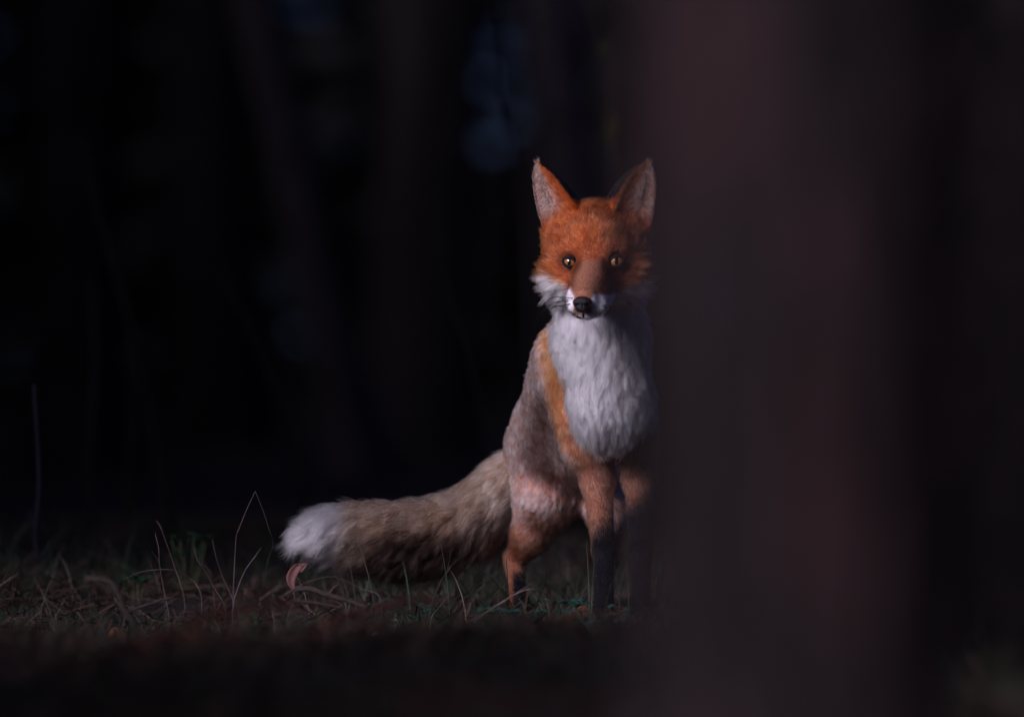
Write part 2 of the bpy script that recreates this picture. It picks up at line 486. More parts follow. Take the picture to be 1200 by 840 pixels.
# ----------------------------------------------------------------- the big pine close to the lens
def big_pine():
    dist = 4.75; s = FPX / dist
    R0 = .090
    cx = (734 - 600) / s + R0
    z0 = float(ground_h(cx, dist))
    root = empty('pine_tree', (cx, dist, z0))
    H = 15.0
    zs = np.concatenate((np.linspace(-.08, 1.6, 330), np.linspace(1.65, H, 60)))
    nu = 150
    U, Z = np.meshgrid(np.linspace(0, 2 * np.pi, nu, endpoint=False), zs)
    # bark plates: cells stretched up the stem
    r = np.random.default_rng(5)
    n = 700
    ca = r.uniform(0, 2 * np.pi, n); cz_ = r.uniform(-.2, 1.9, n)
    KS = .22
    kd = kdtree.KDTree(n * 3)
    for q in range(n):
        for o, sh in enumerate((-2 * np.pi, 0, 2 * np.pi)):
            kd.insert(((ca[q] + sh) * R0, cz_[q] * KS, 0), q)
    kd.balance()
    wob = (fbm2(U * 3 + 7, Z * 9, 4, 3) - .45) * .03
    e = np.zeros(U.shape); ids = np.zeros(U.shape, int)
    for i in range(U.shape[0]):
        if zs[i] > 1.75: continue
        for j in range(nu):
            res = kd.find_n((U[i, j] * R0 + wob[i, j], zs[i] * KS + wob[i, j] * .3, 0), 2)
            e[i, j] = res[1][2] - res[0][2]; ids[i, j] = res[0][1]
    plate = sstep(0.0, .006, e)
    lift = r.uniform(.3, 1.0, n)[ids] * plate
    lift = np.where(Z > 1.75, .5, lift)
    taper = np.interp(Z, (0, 1.6, H), (1.0, .95, .3))
    flare = .5 * np.exp(-np.maximum(Z, 0) / .05) * (1 + .4 * np.sin(U * 5 + 1))
    rough = (fbm2(np.cos(U) * 6 + 30, Z * 22 + np.sin(U) * 6 + 30, 9, 3) - .45) * .006
    rr = R0 * taper * (1 + flare + .22 * (fbm2(np.cos(U) * 1.5 + 3, Z * 4 + np.sin(U) * 1.5, 91, 2) - .37)) + lift * .011 - .008 + rough
    vs = np.stack((cx + rr * np.cos(U), dist + rr * np.sin(U), z0 + Z), -1).reshape(-1, 3)
    nv = len(zs)
    i = np.arange(nv - 1)[:, None] * nu; j = np.arange(nu)[None]; kk = (j + 1) % nu
    f = np.stack((i + j, i + kk, i + nu + kk, i + nu + j), -1).reshape(-1, 4)
    tone = r.uniform(.45, 1.35, n)[ids][..., None]
    hue = r.random(n)[ids][..., None]
    big = fbm2(np.cos(U) * 4.5 + 11, Z * 5.0 + np.sin(U) * 4.5 + 9, 15, 3)[..., None]
    c = (np.array((.0048, .0030, .0040)) * (1 - hue) + np.array((.0100, .0039, .0040)) * hue) * tone * np.clip(-1.5 + 5.6 * big, .12, 3)
    c = c * (.4 + .6 * plate[..., None])
    mesh_obj('trunk', vs, f, M['bark'], root, c.reshape(-1, 3))
    child('limb', limb_me, root, (0, 0, 1.5), 1.0)
    child('crown', pine_crown_me, root, (0, 0, 1.5), 2.2)
    tag(root, 'thick pine trunk with plated reddish bark hiding one side of the fox', 'tree')
big_pine()

# ----------------------------------------------------------------- the fox
def F(px, py, dep):
    """photo pixel + depth (in the same unit, away from the lens) -> point in fox space, pixels, perspective undone"""
    k = 1 + dep / S0 / D
    return np.array(((px - 600) * k, dep, (420 - py) * k))

def Finv(p):
    k = 1 + p[:, 1] / S0 / D
    return 600 + p[:, 0] / k, 420 - p[:, 2] / k, p[:, 1]

NOSE = F(682.5, 357, -150)
DOWN = np.array((0, 0, -1.0))
# primitive: a, ra, b, rb, smooth k, fur length, fur lift, flow ('nose' = combed away from the nose, 'axis', or a vector), zone
PR = []
def cap(a, ra, b, rb, k=14, L=12, lift=.35, flow='axis', zone='coat'):
    PR.append(dict(a=F(*a), ra=ra, b=F(*b), rb=rb, k=k, L=L, lift=lift, flow=flow, zone=zone))
H = dict(flow='nose', zone='head')
# head
cap((697, 278, -28), 43, (697, 284, -48), 38, 14, 10, .45, **H)          # skull
cap((664, 322, -36), 25, (688, 330, -52), 24, 16, 22, .5, **H)         # cheek
cap((732, 322, -36), 25, (710, 330, -52), 24, 16, 22, .5, **H)
cap((660, 276, -22), 22, (668, 300, -40), 24, 18, 15, .4, **H)          # sides of the head under the ears
cap((736, 276, -22), 22, (728, 300, -40), 24, 18, 15, .4, **H)
cap((694, 319, -72), 27, (686, 350, -136), 14.5, 12, 3.2, .22, **H)     # muzzle
cap((674, 357, -124), 10, (676, 350, -100), 13, 9, 3.0, .22, **H)      # whisker pads
cap((699, 357, -125), 13.5, (703, 349, -100), 16, 9, 3.0, .22, **H)
cap((697, 345, -75), 20, (688, 368, -127), 6.5, 8, 6, .3, **H)          # lower jaw
cap((667, 293, -66), 12, (681, 293, -73), 11.5, 10, 6, .3, **H)           # brow ridges
cap((723, 292, -65), 12, (709, 293, -73), 11.5, 10, 6, .3, **H)
# neck and chest
cap((700, 322, 0), 45, (702, 400, 15), 47, 22, 22, .35, np.array((.0, -.25, -1.0)), 'chest')
cap((706, 395, 5), 45, (716, 475, -4), 44, 20, 25, .35, np.array((.0, -.1, -1.0)), 'chest')
cap((716, 472, 0), 42, (709, 500, 10), 24, 16, 20, .3, np.array((.0, .05, -1.0)), 'chest')
# trunk of the body
cap((674, 420, 72), 47, (655, 500, 300), 48, 26, 13, .3, np.array((-.3, .12, -1.0)))
cap((705, 480, 90), 46, (680, 540, 330), 40, 26, 13, .3, np.array((-.15, .15, -1.0)))
cap((672, 455, 70), 34, (684, 520, 60), 27, 20, 12, .26, np.array((-.1, .2, -1.0)))      # shoulder blade
cap((655, 500, 300), 48, (648, 530, 385), 42, 22, 13, .3, np.array((-.3, .12, -1.0)))
# fore legs
LG = dict(flow='axis', zone='leg')
cap((688, 500, 50), 26, (700, 562, 58), 19, 16, 9, .25, **LG)
cap((700, 562, 58), 17.5, (707, 645, 26), 12, 10, 6.5, .22, **LG)
cap((707, 645, 26), 11.5, (708, 708, 8), 10.5, 8, 5, .22, **LG)
cap((708, 713, 6), 10.5, (707, 717, -12), 9.5, 7, 4, .25, **LG)
for dx in (-9, -3, 3.5, 9.5):
    cap((707 + dx, 718, -12), 5.2, (707 + dx * 1.15, 720, -22 + abs(dx) * .5), 5.0, 3, 3, .25, **LG)
cap((745, 500, 50), 26, (750, 562, 58), 19, 16, 9, .25, **LG)
cap((750, 562, 58), 17.5, (751, 645, 26), 12, 10, 6.5, .22, **LG)
cap((751, 645, 26), 11.5, (751, 708, 8), 10.5, 8, 5, .22, **LG)
cap((751, 713, 6), 10.5, (751, 717, -12), 9.5, 7, 4, .25, **LG)
for dx in (-9, -3, 3.5, 9.5):
    cap((751 + dx, 718, -12), 5.2, (751 + dx * 1.15, 720, -22 + abs(dx) * .5), 5.0, 3, 3, .25, **LG)
# hind legs
cap((642, 532, 350), 42, (638, 588, 338), 26, 40, 14, .3, np.array((-.25, .3, -1.0)))
cap((652, 535, 335), 36, (648, 575, 326), 26, 40, 14, .3, np.array((-.25, .3, -1.0)))
cap((638, 588, 338), 27, (623, 626, 350), 20, 30, 11, .28, np.array((-.4, .3, -1.0)))
cap((622, 626, 348), 21.5, (605, 654, 372), 12.5, 14, 8, .25, **LG)
cap((603, 655, 374), 11.5, (607, 704, 350), 9.5, 8, 5, .22, **LG)
cap((598, 650, 382), 8, (601, 670, 372), 7, 6, 5, .22, **LG)
cap((608, 706, 346), 9.5, (612, 709, 325), 9, 7, 4, .25, **LG)
for dx in (-8, -2.5, 3, 8.5):
    cap((612 + dx, 709.5, 325), 4.8, (613 + dx * 1.15, 711, 314 + abs(dx) * .5), 4.6, 3, 3, .25, **LG)
cap((690, 540, 370), 34, (712, 600, 310), 25, 18, 11, .28, np.array((.1, .3, -1.0)))
cap((712, 600, 310), 23, (712, 655, 392), 12, 12, 8, .25, **LG)
cap((712, 655, 392), 11, (706, 702, 372), 9.5, 8, 5, .22, **LG)
cap((706, 704, 370), 9.5, (704, 707, 346), 9, 7, 4, .25, **LG)
for dx in (-8, -2.5, 3, 8.5):
    cap((704 + dx, 707.5, 346), 4.8, (704 + dx * 1.15, 709, 335 + abs(dx) * .5), 4.6, 3, 3, .25, **LG)
# tail
TL = dict(flow='axis', zone='tail')
TP = smooth_path([(640, 540, 405, 30), (602, 568, 402, 32), (560, 603, 390, 32), (500, 626, 360, 31), (440, 626, 320, 26), (395, 621, 292, 17), (372, 622, 280, 8)], 19)
for i_ in range(18):
    a_, b_ = TP[i_], TP[i_ + 1]
    cap(a_[:3], a_[3], b_[:3], b_[3], 16, float(np.interp(i_, (0, 3, 8, 13, 18), (18, 24, 35, 37, 36))), float(np.interp(i_, (0, 4, 18), (.3, .42, .42))), **TL)

def cap_sdf(p, q):
    ab = q['b'] - q['a']
    t = np.clip(((p - q['a']) @ ab) / (ab @ ab), 0, 1)
    return np.linalg.norm(p - q['a'] - t[..., None] * ab, axis=-1) - (q['ra'] + (q['rb'] - q['ra']) * t)

EYES = [(F(668, 307, -76.5), np.array((-.10, -1, .0)), 6.7), (F(721.5, 306, -75.5), np.array((.10, -1, .0)), 7.2)]

def build_sdf(step):
    lo = np.full(3, 1e9); hi = np.full(3, -1e9)
    for q in PR:
        r_ = max(q['ra'], q['rb']) + 8
        lo = np.minimum(lo, np.minimum(q['a'], q['b']) - r_); hi = np.maximum(hi, np.maximum(q['a'], q['b']) + r_)
    n = np.ceil((hi - lo) / step).astype(int) + 1
    G = np.full(n, 60.0, np.float32)
    ax = [lo[i] + np.arange(n[i]) * step for i in range(3)]
    for q in PR:
        r_ = max(q['ra'], q['rb']) + q['k'] + 6
        l = np.clip(np.floor((np.minimum(q['a'], q['b']) - r_ - lo) / step).astype(int), 0, n)
        h = np.clip(np.ceil((np.maximum(q['a'], q['b']) + r_ - lo) / step).astype(int) + 1, 0, n)
        sl_ = tuple(slice(l[i], h[i]) for i in range(3))
        X = np.stack(np.meshgrid(*(ax[i][sl_[i]] for i in range(3)), indexing='ij'), -1).astype(np.float32)
        d = cap_sdf(X, q).astype(np.float32)
        g = G[sl_]; kk = q['k']
        hh = np.maximum(kk - np.abs(g - d), 0) / kk
        G[sl_] = np.minimum(g, d) - hh * hh * kk * .25
    for (c, g, r_) in EYES:                                  # eye sockets
        cc = c + nrm(g) * 2
        R_ = r_ + 1.6
        l = np.floor((cc - R_ - 8 - lo) / step).astype(int); h = np.ceil((cc + R_ + 8 - lo) / step).astype(int)
        sl_ = tuple(slice(l[i], h[i]) for i in range(3))
        X = np.stack(np.meshgrid(*(ax[i][sl_[i]] for i in range(3)), indexing='ij'), -1)
        d = -(np.linalg.norm(X - cc, axis=-1) - R_)
        g_ = G[sl_]; kk = 3.0
        hh = np.maximum(kk - np.abs(g_ - d), 0) / kk
        G[sl_] = np.maximum(g_, d) + hh * hh * kk * .25
    return G, lo

def surface_nets(G, lo, step):
    s = G < 0
    c = np.zeros(np.array(G.shape) - 1, np.int8)
    off = [(i, j, k_) for i in (0, 1) for j in (0, 1) for k_ in (0, 1)]
    n = np.array(G.shape) - 1
    for o in off:
        c += s[o[0]:o[0] + n[0], o[1]:o[1] + n[1], o[2]:o[2] + n[2]]
    act = np.argwhere((c > 0) & (c < 8))
    idx = np.full(n, -1, np.int32); idx[tuple(act.T)] = np.arange(len(act))
    val = np.stack([G[tuple((act + np.array(o)).T)] for o in off], -1)
    acc = np.zeros((len(act), 3)); cnt = np.zeros(len(act))
    for a in range(8):
        for b in range(a + 1, 8):
            if sum(abs(off[a][i] - off[b][i]) for i in range(3)) != 1: continue
            va, vb = val[:, a], val[:, b]
            m = (va < 0) != (vb < 0)
            t = np.where(m, va / np.where(m, va - vb, 1), 0)
            p = np.array(off[a])[None] + t[:, None] * (np.array(off[b]) - np.array(off[a]))[None]
            acc[m] += p[m]; cnt[m] += 1
    P = lo + (act + acc / cnt[:, None]) * step
    faces = []
    for axn in range(3):
        u, v = [(1, 2), (2, 0), (0, 1)][axn]
        sl0 = [slice(None)] * 3; sl1 = [slice(None)] * 3
        sl0[axn] = slice(0, -1); sl1[axn] = slice(1, None)
        A = s[tuple(sl0)]; B = s[tuple(sl1)]
        for fl in (True, False):
            e = np.argwhere((A != B) & (A == fl))
            e = e[(e[:, u] > 0) & (e[:, v] > 0) & (e[:, u] < n[u]) & (e[:, v] < n[v])]
            if not len(e): continue
            q = []
            for du, dv in ((1, 1), (0, 1), (0, 0), (1, 0)):
                w_ = e.copy(); w_[:, u] -= du; w_[:, v] -= dv
                q.append(idx[tuple(w_.T)])
            q = np.stack(q, -1)
            faces.append(q if fl else q[:, ::-1])
    return P, np.vstack(faces)

STEP = 2.4
G, LO = build_sdf(STEP)
BV, BF = surface_nets(G, LO, STEP)

def sample_sdf(p):
    q = (p - LO) / STEP
    i = np.clip(np.floor(q).astype(int), 0, np.array(G.shape) - 2); f = np.clip(q - i, 0, 1)
    out = 0
    for a in (0, 1):
        for b in (0, 1):
            for c in (0, 1):
                wgt = (f[:, 0] if a else 1 - f[:, 0]) * (f[:, 1] if b else 1 - f[:, 1]) * (f[:, 2] if c else 1 - f[:, 2])
                out = out + wgt * G[i[:, 0] + a, i[:, 1] + b, i[:, 2] + c]
    return out

def front_depth(px, py, d0=-175, d1=60):
    """depth at which the line of sight through a photo pixel meets the fox"""
    ds = np.arange(d0, d1, .7)
    p = np.array([F(px, py, d) for d in ds])
    sd = sample_sdf(p)
    hit = np.argmax(sd < 0)
    return ds[hit] if sd[hit] < 0 else None

# ears: a curved shell each, rooted in the skull
def ear(outer, inner, tipw, side):
    n = 26; m = 13
    O = smooth_path(outer, n); I = smooth_path(inner, n)
    rows = []; back = []
    for a in range(n):
        u = a / (n - 1)
        o, i = O[a], I[a]
        w_ = np.linalg.norm(i - o)
        cf = (o + i) / 2 + np.array((0, 1, 0)) * w_ * .30 + (o - i) * .05
        cb = i * .75 + o * .25 + np.array((side * -.85 * w_, .8 * w_, .10 * w_))
        t = np.linspace(0, 1, m)[:, None]
        fr = (1 - t) ** 2 * o + 2 * t * (1 - t) * cf + t ** 2 * i
        bk = (1 - t) ** 2 * i + 2 * t * (1 - t) * cb + t ** 2 * o
        rows.append(np.vstack((fr, bk[1:-1] + np.array((0, 1.5, 0)))))
    R_ = np.array(rows); k_ = R_.shape[1]
    vs = R_.reshape(-1, 3); f = []
    for a in range(n - 1):
        for b in range(k_):
            c = (b + 1) % k_
            f.append((a * k_ + b, a * k_ + c, (a + 1) * k_ + c, (a + 1) * k_ + b))
    if side > 0:
        f = [q[::-1] for q in f]
    zone = np.tile(np.array([0] * m + [1] * (k_ - m)), n)
    uu = np.repeat(np.linspace(0, 1, n), k_)
    vv = np.tile(np.concatenate((np.linspace(0, 1, m), np.linspace(1, 0, k_ - m + 2)[1:-1])), n)
    axis_ = nrm((O[-1] + I[-1]) / 2 - (O[0] + I[0]) / 2)
    return vs, np.array(f), zone, uu, vv, axis_
earL = ear([F(641, 285, -34), F(634, 262, -34), F(628, 240, -36), F(624.5, 218, -38), F(625, 201, -40), F(628, 190, -40)],
           [F(679, 256, -54), F(675, 241, -52), F(665, 225, -50), F(652, 209, -47), F(640, 197, -43), F(630, 189.5, -40)], 3, -1)
earR = ear([F(757, 285, -34), F(764, 262, -34), F(768, 240, -36), F(769, 218, -38), F(766, 201, -40), F(760, 189, -40)],
           [F(715, 256, -54), F(718, 239, -52), F(725, 222, -50), F(736, 206, -47), F(748, 195, -43), F(758, 188.5, -40)], 3, 1)

# fur fields on the body vertices
def fields(P):
    n = len(P)
    W = np.zeros(n); L = np.zeros(n); lift = np.zeros(n); fl = np.zeros((n, 3))
    Z = {z: np.zeros(n) for z in ('head', 'chest', 'coat', 'leg', 'tail')}
    for q in PR:
        d = cap_sdf(P, q)
        wgt = np.exp(-np.clip(d, -6, 200) / 5.0)
        if isinstance(q['flow'], str):
            f = nrm(P - NOSE + np.array((0, 0, 4.0))) if q['flow'] == 'nose' else np.broadcast_to(nrm(q['b'] - q['a']), P.shape)
        else:
            f = np.broadcast_to(nrm(q['flow']), P.shape)
        W += wgt; L += wgt * q['L']; lift += wgt * q['lift']; fl += wgt[:, None] * f; Z[q['zone']] += wgt
    W = np.maximum(W, 1e-12)
    zs = np.stack([Z[z] for z in ('head', 'chest', 'coat', 'leg', 'tail')], -1) / W[:, None]
    return L / W, lift / W, nrm(fl), zs

def normals(V, Fq):
    n = np.zeros_like(V)
    fn = np.cross(V[Fq[:, 2]] - V[Fq[:, 0]], V[Fq[:, 3]] - V[Fq[:, 1]])
    for i in range(4): np.add.at(n, Fq[:, i], fn)
    return nrm(n)

BN = normals(BV, BF)
print('body verts', len(BV), 'sdf check', float(np.mean(sample_sdf(BV + BN * 2) > 0)))

def poly_d(px, py, poly):
    """signed distance to a polygon in photo pixels, positive inside"""
    poly = np.array(poly, float); d = np.full(px.shape, 1e9); ins = np.zeros(px.shape, bool)
    for (x0, y0), (x1, y1) in zip(poly, np.roll(poly, -1, 0)):
        ex, ey = x1 - x0, y1 - y0
        t = np.clip(((px - x0) * ex + (py - y0) * ey) / (ex * ex + ey * ey), 0, 1)
        d = np.minimum(d, np.hypot(px - x0 - t * ex, py - y0 - t * ey))
        c = ((y0 > py) != (y1 > py)) & (px < (x1 - x0) * (py - y0) / ((y1 - y0) if y1 != y0 else 1e-9) + x0)
        ins ^= c
    return np.where(ins, d, -d)

ORANGE = np.array((.33, .078, .021)); WHITE = np.array((.92, .895, .95)); BLACK = np.array((.009, .009, .012))
DEEP = np.array((.22, .055, .020)); MUZ = np.array((.40, .19, .12)); PALE = np.array((.96, .68, .66)); RUST = np.array((.56, .25, .165))

def fox_colour(P, N_, zs, rnd):
    """tip colour, root colour for hair rooted at P"""
    px, py, dep = Finv(P)
    n = len(P)
    r1, r2 = rnd[:, 0], rnd[:, 1]
    tip = np.zeros((n, 3)); root = np.zeros((n, 3))
    def mix(c, m, rt=None):
        m = np.clip(m, 0, 1)[:, None]
        tip[:] = tip * (1 - m) + c * m
        root[:] = root * (1 - m) + (c * .6 if rt is None else rt) * m
    jit = (rnd[:, 2] - .5)
    # coat: frosted flank, pale guard hairs over rust
    frost = sstep(.36, .50, r1 * .28 + .98 * fbm2(px / 4.5 + dep / 7, py / 5.5, 51, 2))
    mix(PALE * 1.0, np.ones(n), RUST * .8)
    mix(RUST * .95, 1 - frost, RUST * .7)
    # orange band along the shoulder
    band = poly_d(px, py, [(640, 380), (655, 385), (668, 440), (672, 490), (696, 535), (684, 545), (655, 510), (641, 462), (636, 420)])
    mix(np.array((.52, .20, .075)), sstep(-7, 5, band + jit * 8) * (dep < 150), np.array((.3, .11, .05)))
    mix(BLACK * 3, sstep(-3, 3, 5 - np.hypot((px - 635) / .6, (py - 489) / 1.6)) * .6 * (dep < 200))
    # belly and inner thigh: underside shadow put into the coat colour
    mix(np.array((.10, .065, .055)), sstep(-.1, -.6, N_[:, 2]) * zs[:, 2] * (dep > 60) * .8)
    # legs
    leg = zs[:, 3]
    mix(np.array((.31, .122, .062)), sstep(.3, .7, leg))
    mix(PALE * .6, sstep(.3, .7, leg) * sstep(.55, .8, r1) * .45)
    ff = (dep < 120) & (px > 660)
    black_f = sstep(600, 632, py + jit * 26 + (px - 700) * .7) * ff
    mix(BLACK, black_f * sstep(.4, .7, leg), BLACK)
    mix(np.array((.36, .15, .07)), black_f * sstep(696, 691, px) * .5 * leg * sstep(700, 640, py))
    hind = (dep > 200) & (py > 560)
    bh = sstep(664, 676, py + jit * 10) * sstep(598, 603, px + jit * 3) * hind
    mix(np.array((.25, .095, .047)), (dep > 200) * sstep(550, 655, py + jit * 40) * (1 - zs[:, 4]) * (.95 - .35 * frost))
    mix(BLACK, bh * leg, BLACK)
    # tail
    tl = zs[:, 4]
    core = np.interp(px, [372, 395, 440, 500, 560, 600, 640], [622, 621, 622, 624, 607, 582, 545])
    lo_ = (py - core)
    tan_ = np.where((frost > .5)[:, None], np.array((.84, .58, .44)), np.array((.42, .23, .14)))
    m = sstep(.35, .65, tl)[:, None]
    tip[:] = tip * (1 - m) + tan_ * m; root[:] = root * (1 - m) + np.array((.16, .11, .085)) * m
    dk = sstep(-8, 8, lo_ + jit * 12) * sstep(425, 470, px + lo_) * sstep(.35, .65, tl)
    mix(np.array((.045, .033, .03)), dk * .92, np.array((.03, .022, .02)))  # black-tipped underside, with its shadow mixed into the colour as well
    mix(np.array((.60, .36, .24)), sstep(455, 425, px + jit * 16) * sstep(.35, .65, tl) * .7)
    mix(WHITE, sstep(424, 404, px + jit * 22) * sstep(.35, .65, tl), WHITE * .8)
    # head
    hd = sstep(.3, .6, zs[:, 0])
    mix(ORANGE, hd, DEEP)
    mix(np.array((.62, .28, .16)), hd * sstep(.74, .86, r2) * .7)
    front = hd * (dep < 10)
    for ex, ey in ((668, 307), (721.5, 306)):
        dd = np.hypot((px - ex) / 1.15, py - ey)
        mix(DEEP * .75, front * sstep(17, 10, dd + jit * 4) * .8)
    mix(BLACK * 2, front * sstep(9, 2, np.hypot((px - 707) / 1.0, (py - 312) / 1.6)) * .75)
    mix(BLACK * 2, front * sstep(7, 2, np.hypot((px - 679) / .8, (py - 313) / 1.5)) * .5)
    for (xa, ya, xb, yb) in ((677, 312, 670, 338), (710, 311, 718, 340)):      # dark streaks from the eyes to the lips
        t_ = np.clip(((px - xa) * (xb - xa) + (py - ya) * (yb - ya)) / ((xb - xa) ** 2 + (yb - ya) ** 2), 0, 1)
        mix(np.array((.07, .028, .016)), front * sstep(6.5, 1.5, np.hypot(px - xa - t_ * (xb - xa), py - ya - t_ * (yb - ya)) + jit * 2) * .7)
    mz = poly_d(px, py, [(684, 305), (702, 305), (706, 335), (701, 352), (690, 348), (673, 349), (668, 346), (674, 325)])
    mix(MUZ, front * sstep(-5, 5, mz + jit * 3) * .85 * (dep < -70))
    # white of the cheeks, lips, chin and throat
    wh = poly_d(px, py, [(626, 331), (640, 327), (652, 325), (663, 332), (669, 340), (673, 348), (672, 364), (684, 369), (694, 366), (693, 351), (697, 345), (714, 346), (719, 344), (728, 336), (744, 328), (775, 326), (785, 420), (640, 420)])
    mix(WHITE, np.clip(hd + zs[:, 1], 0, 1) * sstep(-2.2, 2.2, wh + jit * 4) * (dep < 25), WHITE * .85)
    mix(BLACK * 3, front * sstep(6, 2, np.hypot((px - 712) / 1.3, (py - 342) / .8)) * .5 * (dep < -75))
    mix(BLACK * 3, front * sstep(3.5, .5, np.abs(py - np.interp(px, [690, 712, 727, 740], [375, 364, 349, 344]))) * (px > 700) * (px < 738) * .85)
    mix(BLACK * 3, front * sstep(4, 1, np.abs(px - 662.5 - (py - 345) * .1)) * sstep(330, 340, py) * sstep(358, 350, py) * .2)
    # bib
    bib = poly_d(px, py, [(648, 360), (650, 385), (659, 425), (665, 460), (666, 492), (676, 514), (692, 530), (706, 526), (725, 540), (752, 534), (790, 520), (790, 360)])
    mix(WHITE, sstep(.25, .6, zs[:, 1] + zs[:, 2] * .5) * sstep(-4, 4, bib + jit * 9) * (dep < 75) * sstep(.35, -.1, N_[:, 1]), np.array((.66, .63, .72)))
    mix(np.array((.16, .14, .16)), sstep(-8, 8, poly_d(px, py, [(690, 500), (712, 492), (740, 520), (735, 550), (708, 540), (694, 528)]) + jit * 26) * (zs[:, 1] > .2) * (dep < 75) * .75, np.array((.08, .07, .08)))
    # nape and back of the neck stay red
    return tip, root

# joined body mesh: body + ears
zone_names = ('head', 'chest', 'coat', 'leg', 'tail')
bL, blift, bflow, bz = fields(BV)
allV = [BV]; allF = [BF]; allN = [BN]; allL = [bL]; alllift = [blift]; allflow = [bflow]; allz = [bz]
ear_id = [np.zeros(len(BV), int)]; ear_u = [np.zeros(len(BV))]; ear_v = [np.zeros(len(BV))]
off_ = len(BV)
for E in (earL, earR):
    vs, f, zn, uu, vv, axd = E
    N_ = normals(vs, f)
    cen = vs.mean(0)
    if np.mean(np.sum(N_[zn == 1] * np.array((0, 1, 0)), 1)) < 0: f = f[:, ::-1]; N_ = -N_
    allV.append(vs); allF.append(f + off_); allN.append(N_); off_ += len(vs)
    allL.append(np.where(zn == 0, 9.0, 4.5)); alllift.append(np.where(zn == 0, .35, .18))
    toward = np.where(vv[:, None] < .5, 1, -1) * np.array((1.0 if E is earL else -1.0, 0, 0))
    fl_ = np.where((zn == 0)[:, None], axd + toward * .9, axd)
    allflow.append(nrm(fl_)); z_ = np.zeros((len(vs), 5)); z_[:, 0] = 1; allz.append(z_)
    ear_id.append(np.where(zn == 0, 1, 2)); ear_u.append(uu); ear_v.append(vv)
V = np.vstack(allV); FQ = np.vstack(allF); NN = np.vstack(allN); LL = np.concatenate(allL); LF = np.concatenate(alllift)
FL = np.vstack(allflow); ZZ = np.vstack(allz); EI = np.concatenate(ear_id); EU = np.concatenate(ear_u); EVV = np.concatenate(ear_v)

def ear_colour(tip, root, ei, eu, ev, rnd):
    m = ei == 1
    e = np.minimum(ev, 1 - ev)
    innerc = np.where((rnd[:, :1] > .35), np.array((.60, .42, .36)), np.array((.42, .24, .18)))
    slot = sstep(.14, .05, np.abs(ev - .34)) * sstep(.25, .4, eu) * sstep(.9, .65, eu)
    innerc = innerc * (1 - .6 * slot[:, None])
    orange = sstep(.58, .95, ev + rnd[:, 2] * .15)[:, None]
    c = innerc * (1 - orange) + ORANGE * 1.0 * orange
    base = sstep(.35, .1, eu)[:, None]
    c = c * (1 - base) + ORANGE * base
    tip[m] = c[m]; root[m] = c[m] * .6
    b = ei == 2
    bl = sstep(.12, .3, eu)[:, None]
    c2 = ORANGE * (1 - bl) + BLACK * .4 * bl
    tip[b] = c2[b]; root[b] = c2[b] * .8

def to_world(p):
    return np.stack((p[:, 0] / S0, D + p[:, 1] / S0, ZC + p[:, 2] / S0), -1)

fox = empty('fox', (0.09, D + .2, 0.0))
tag(fox, 'red fox with white bib and white tail tip peering past the pine trunk', 'fox')
rv = rng.random((len(V), 4)); rv[:, 2] = .5
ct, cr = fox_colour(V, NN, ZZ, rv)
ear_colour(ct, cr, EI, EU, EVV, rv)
mesh_obj('body', to_world(V), FQ, M['skin'], fox, cr * .8)

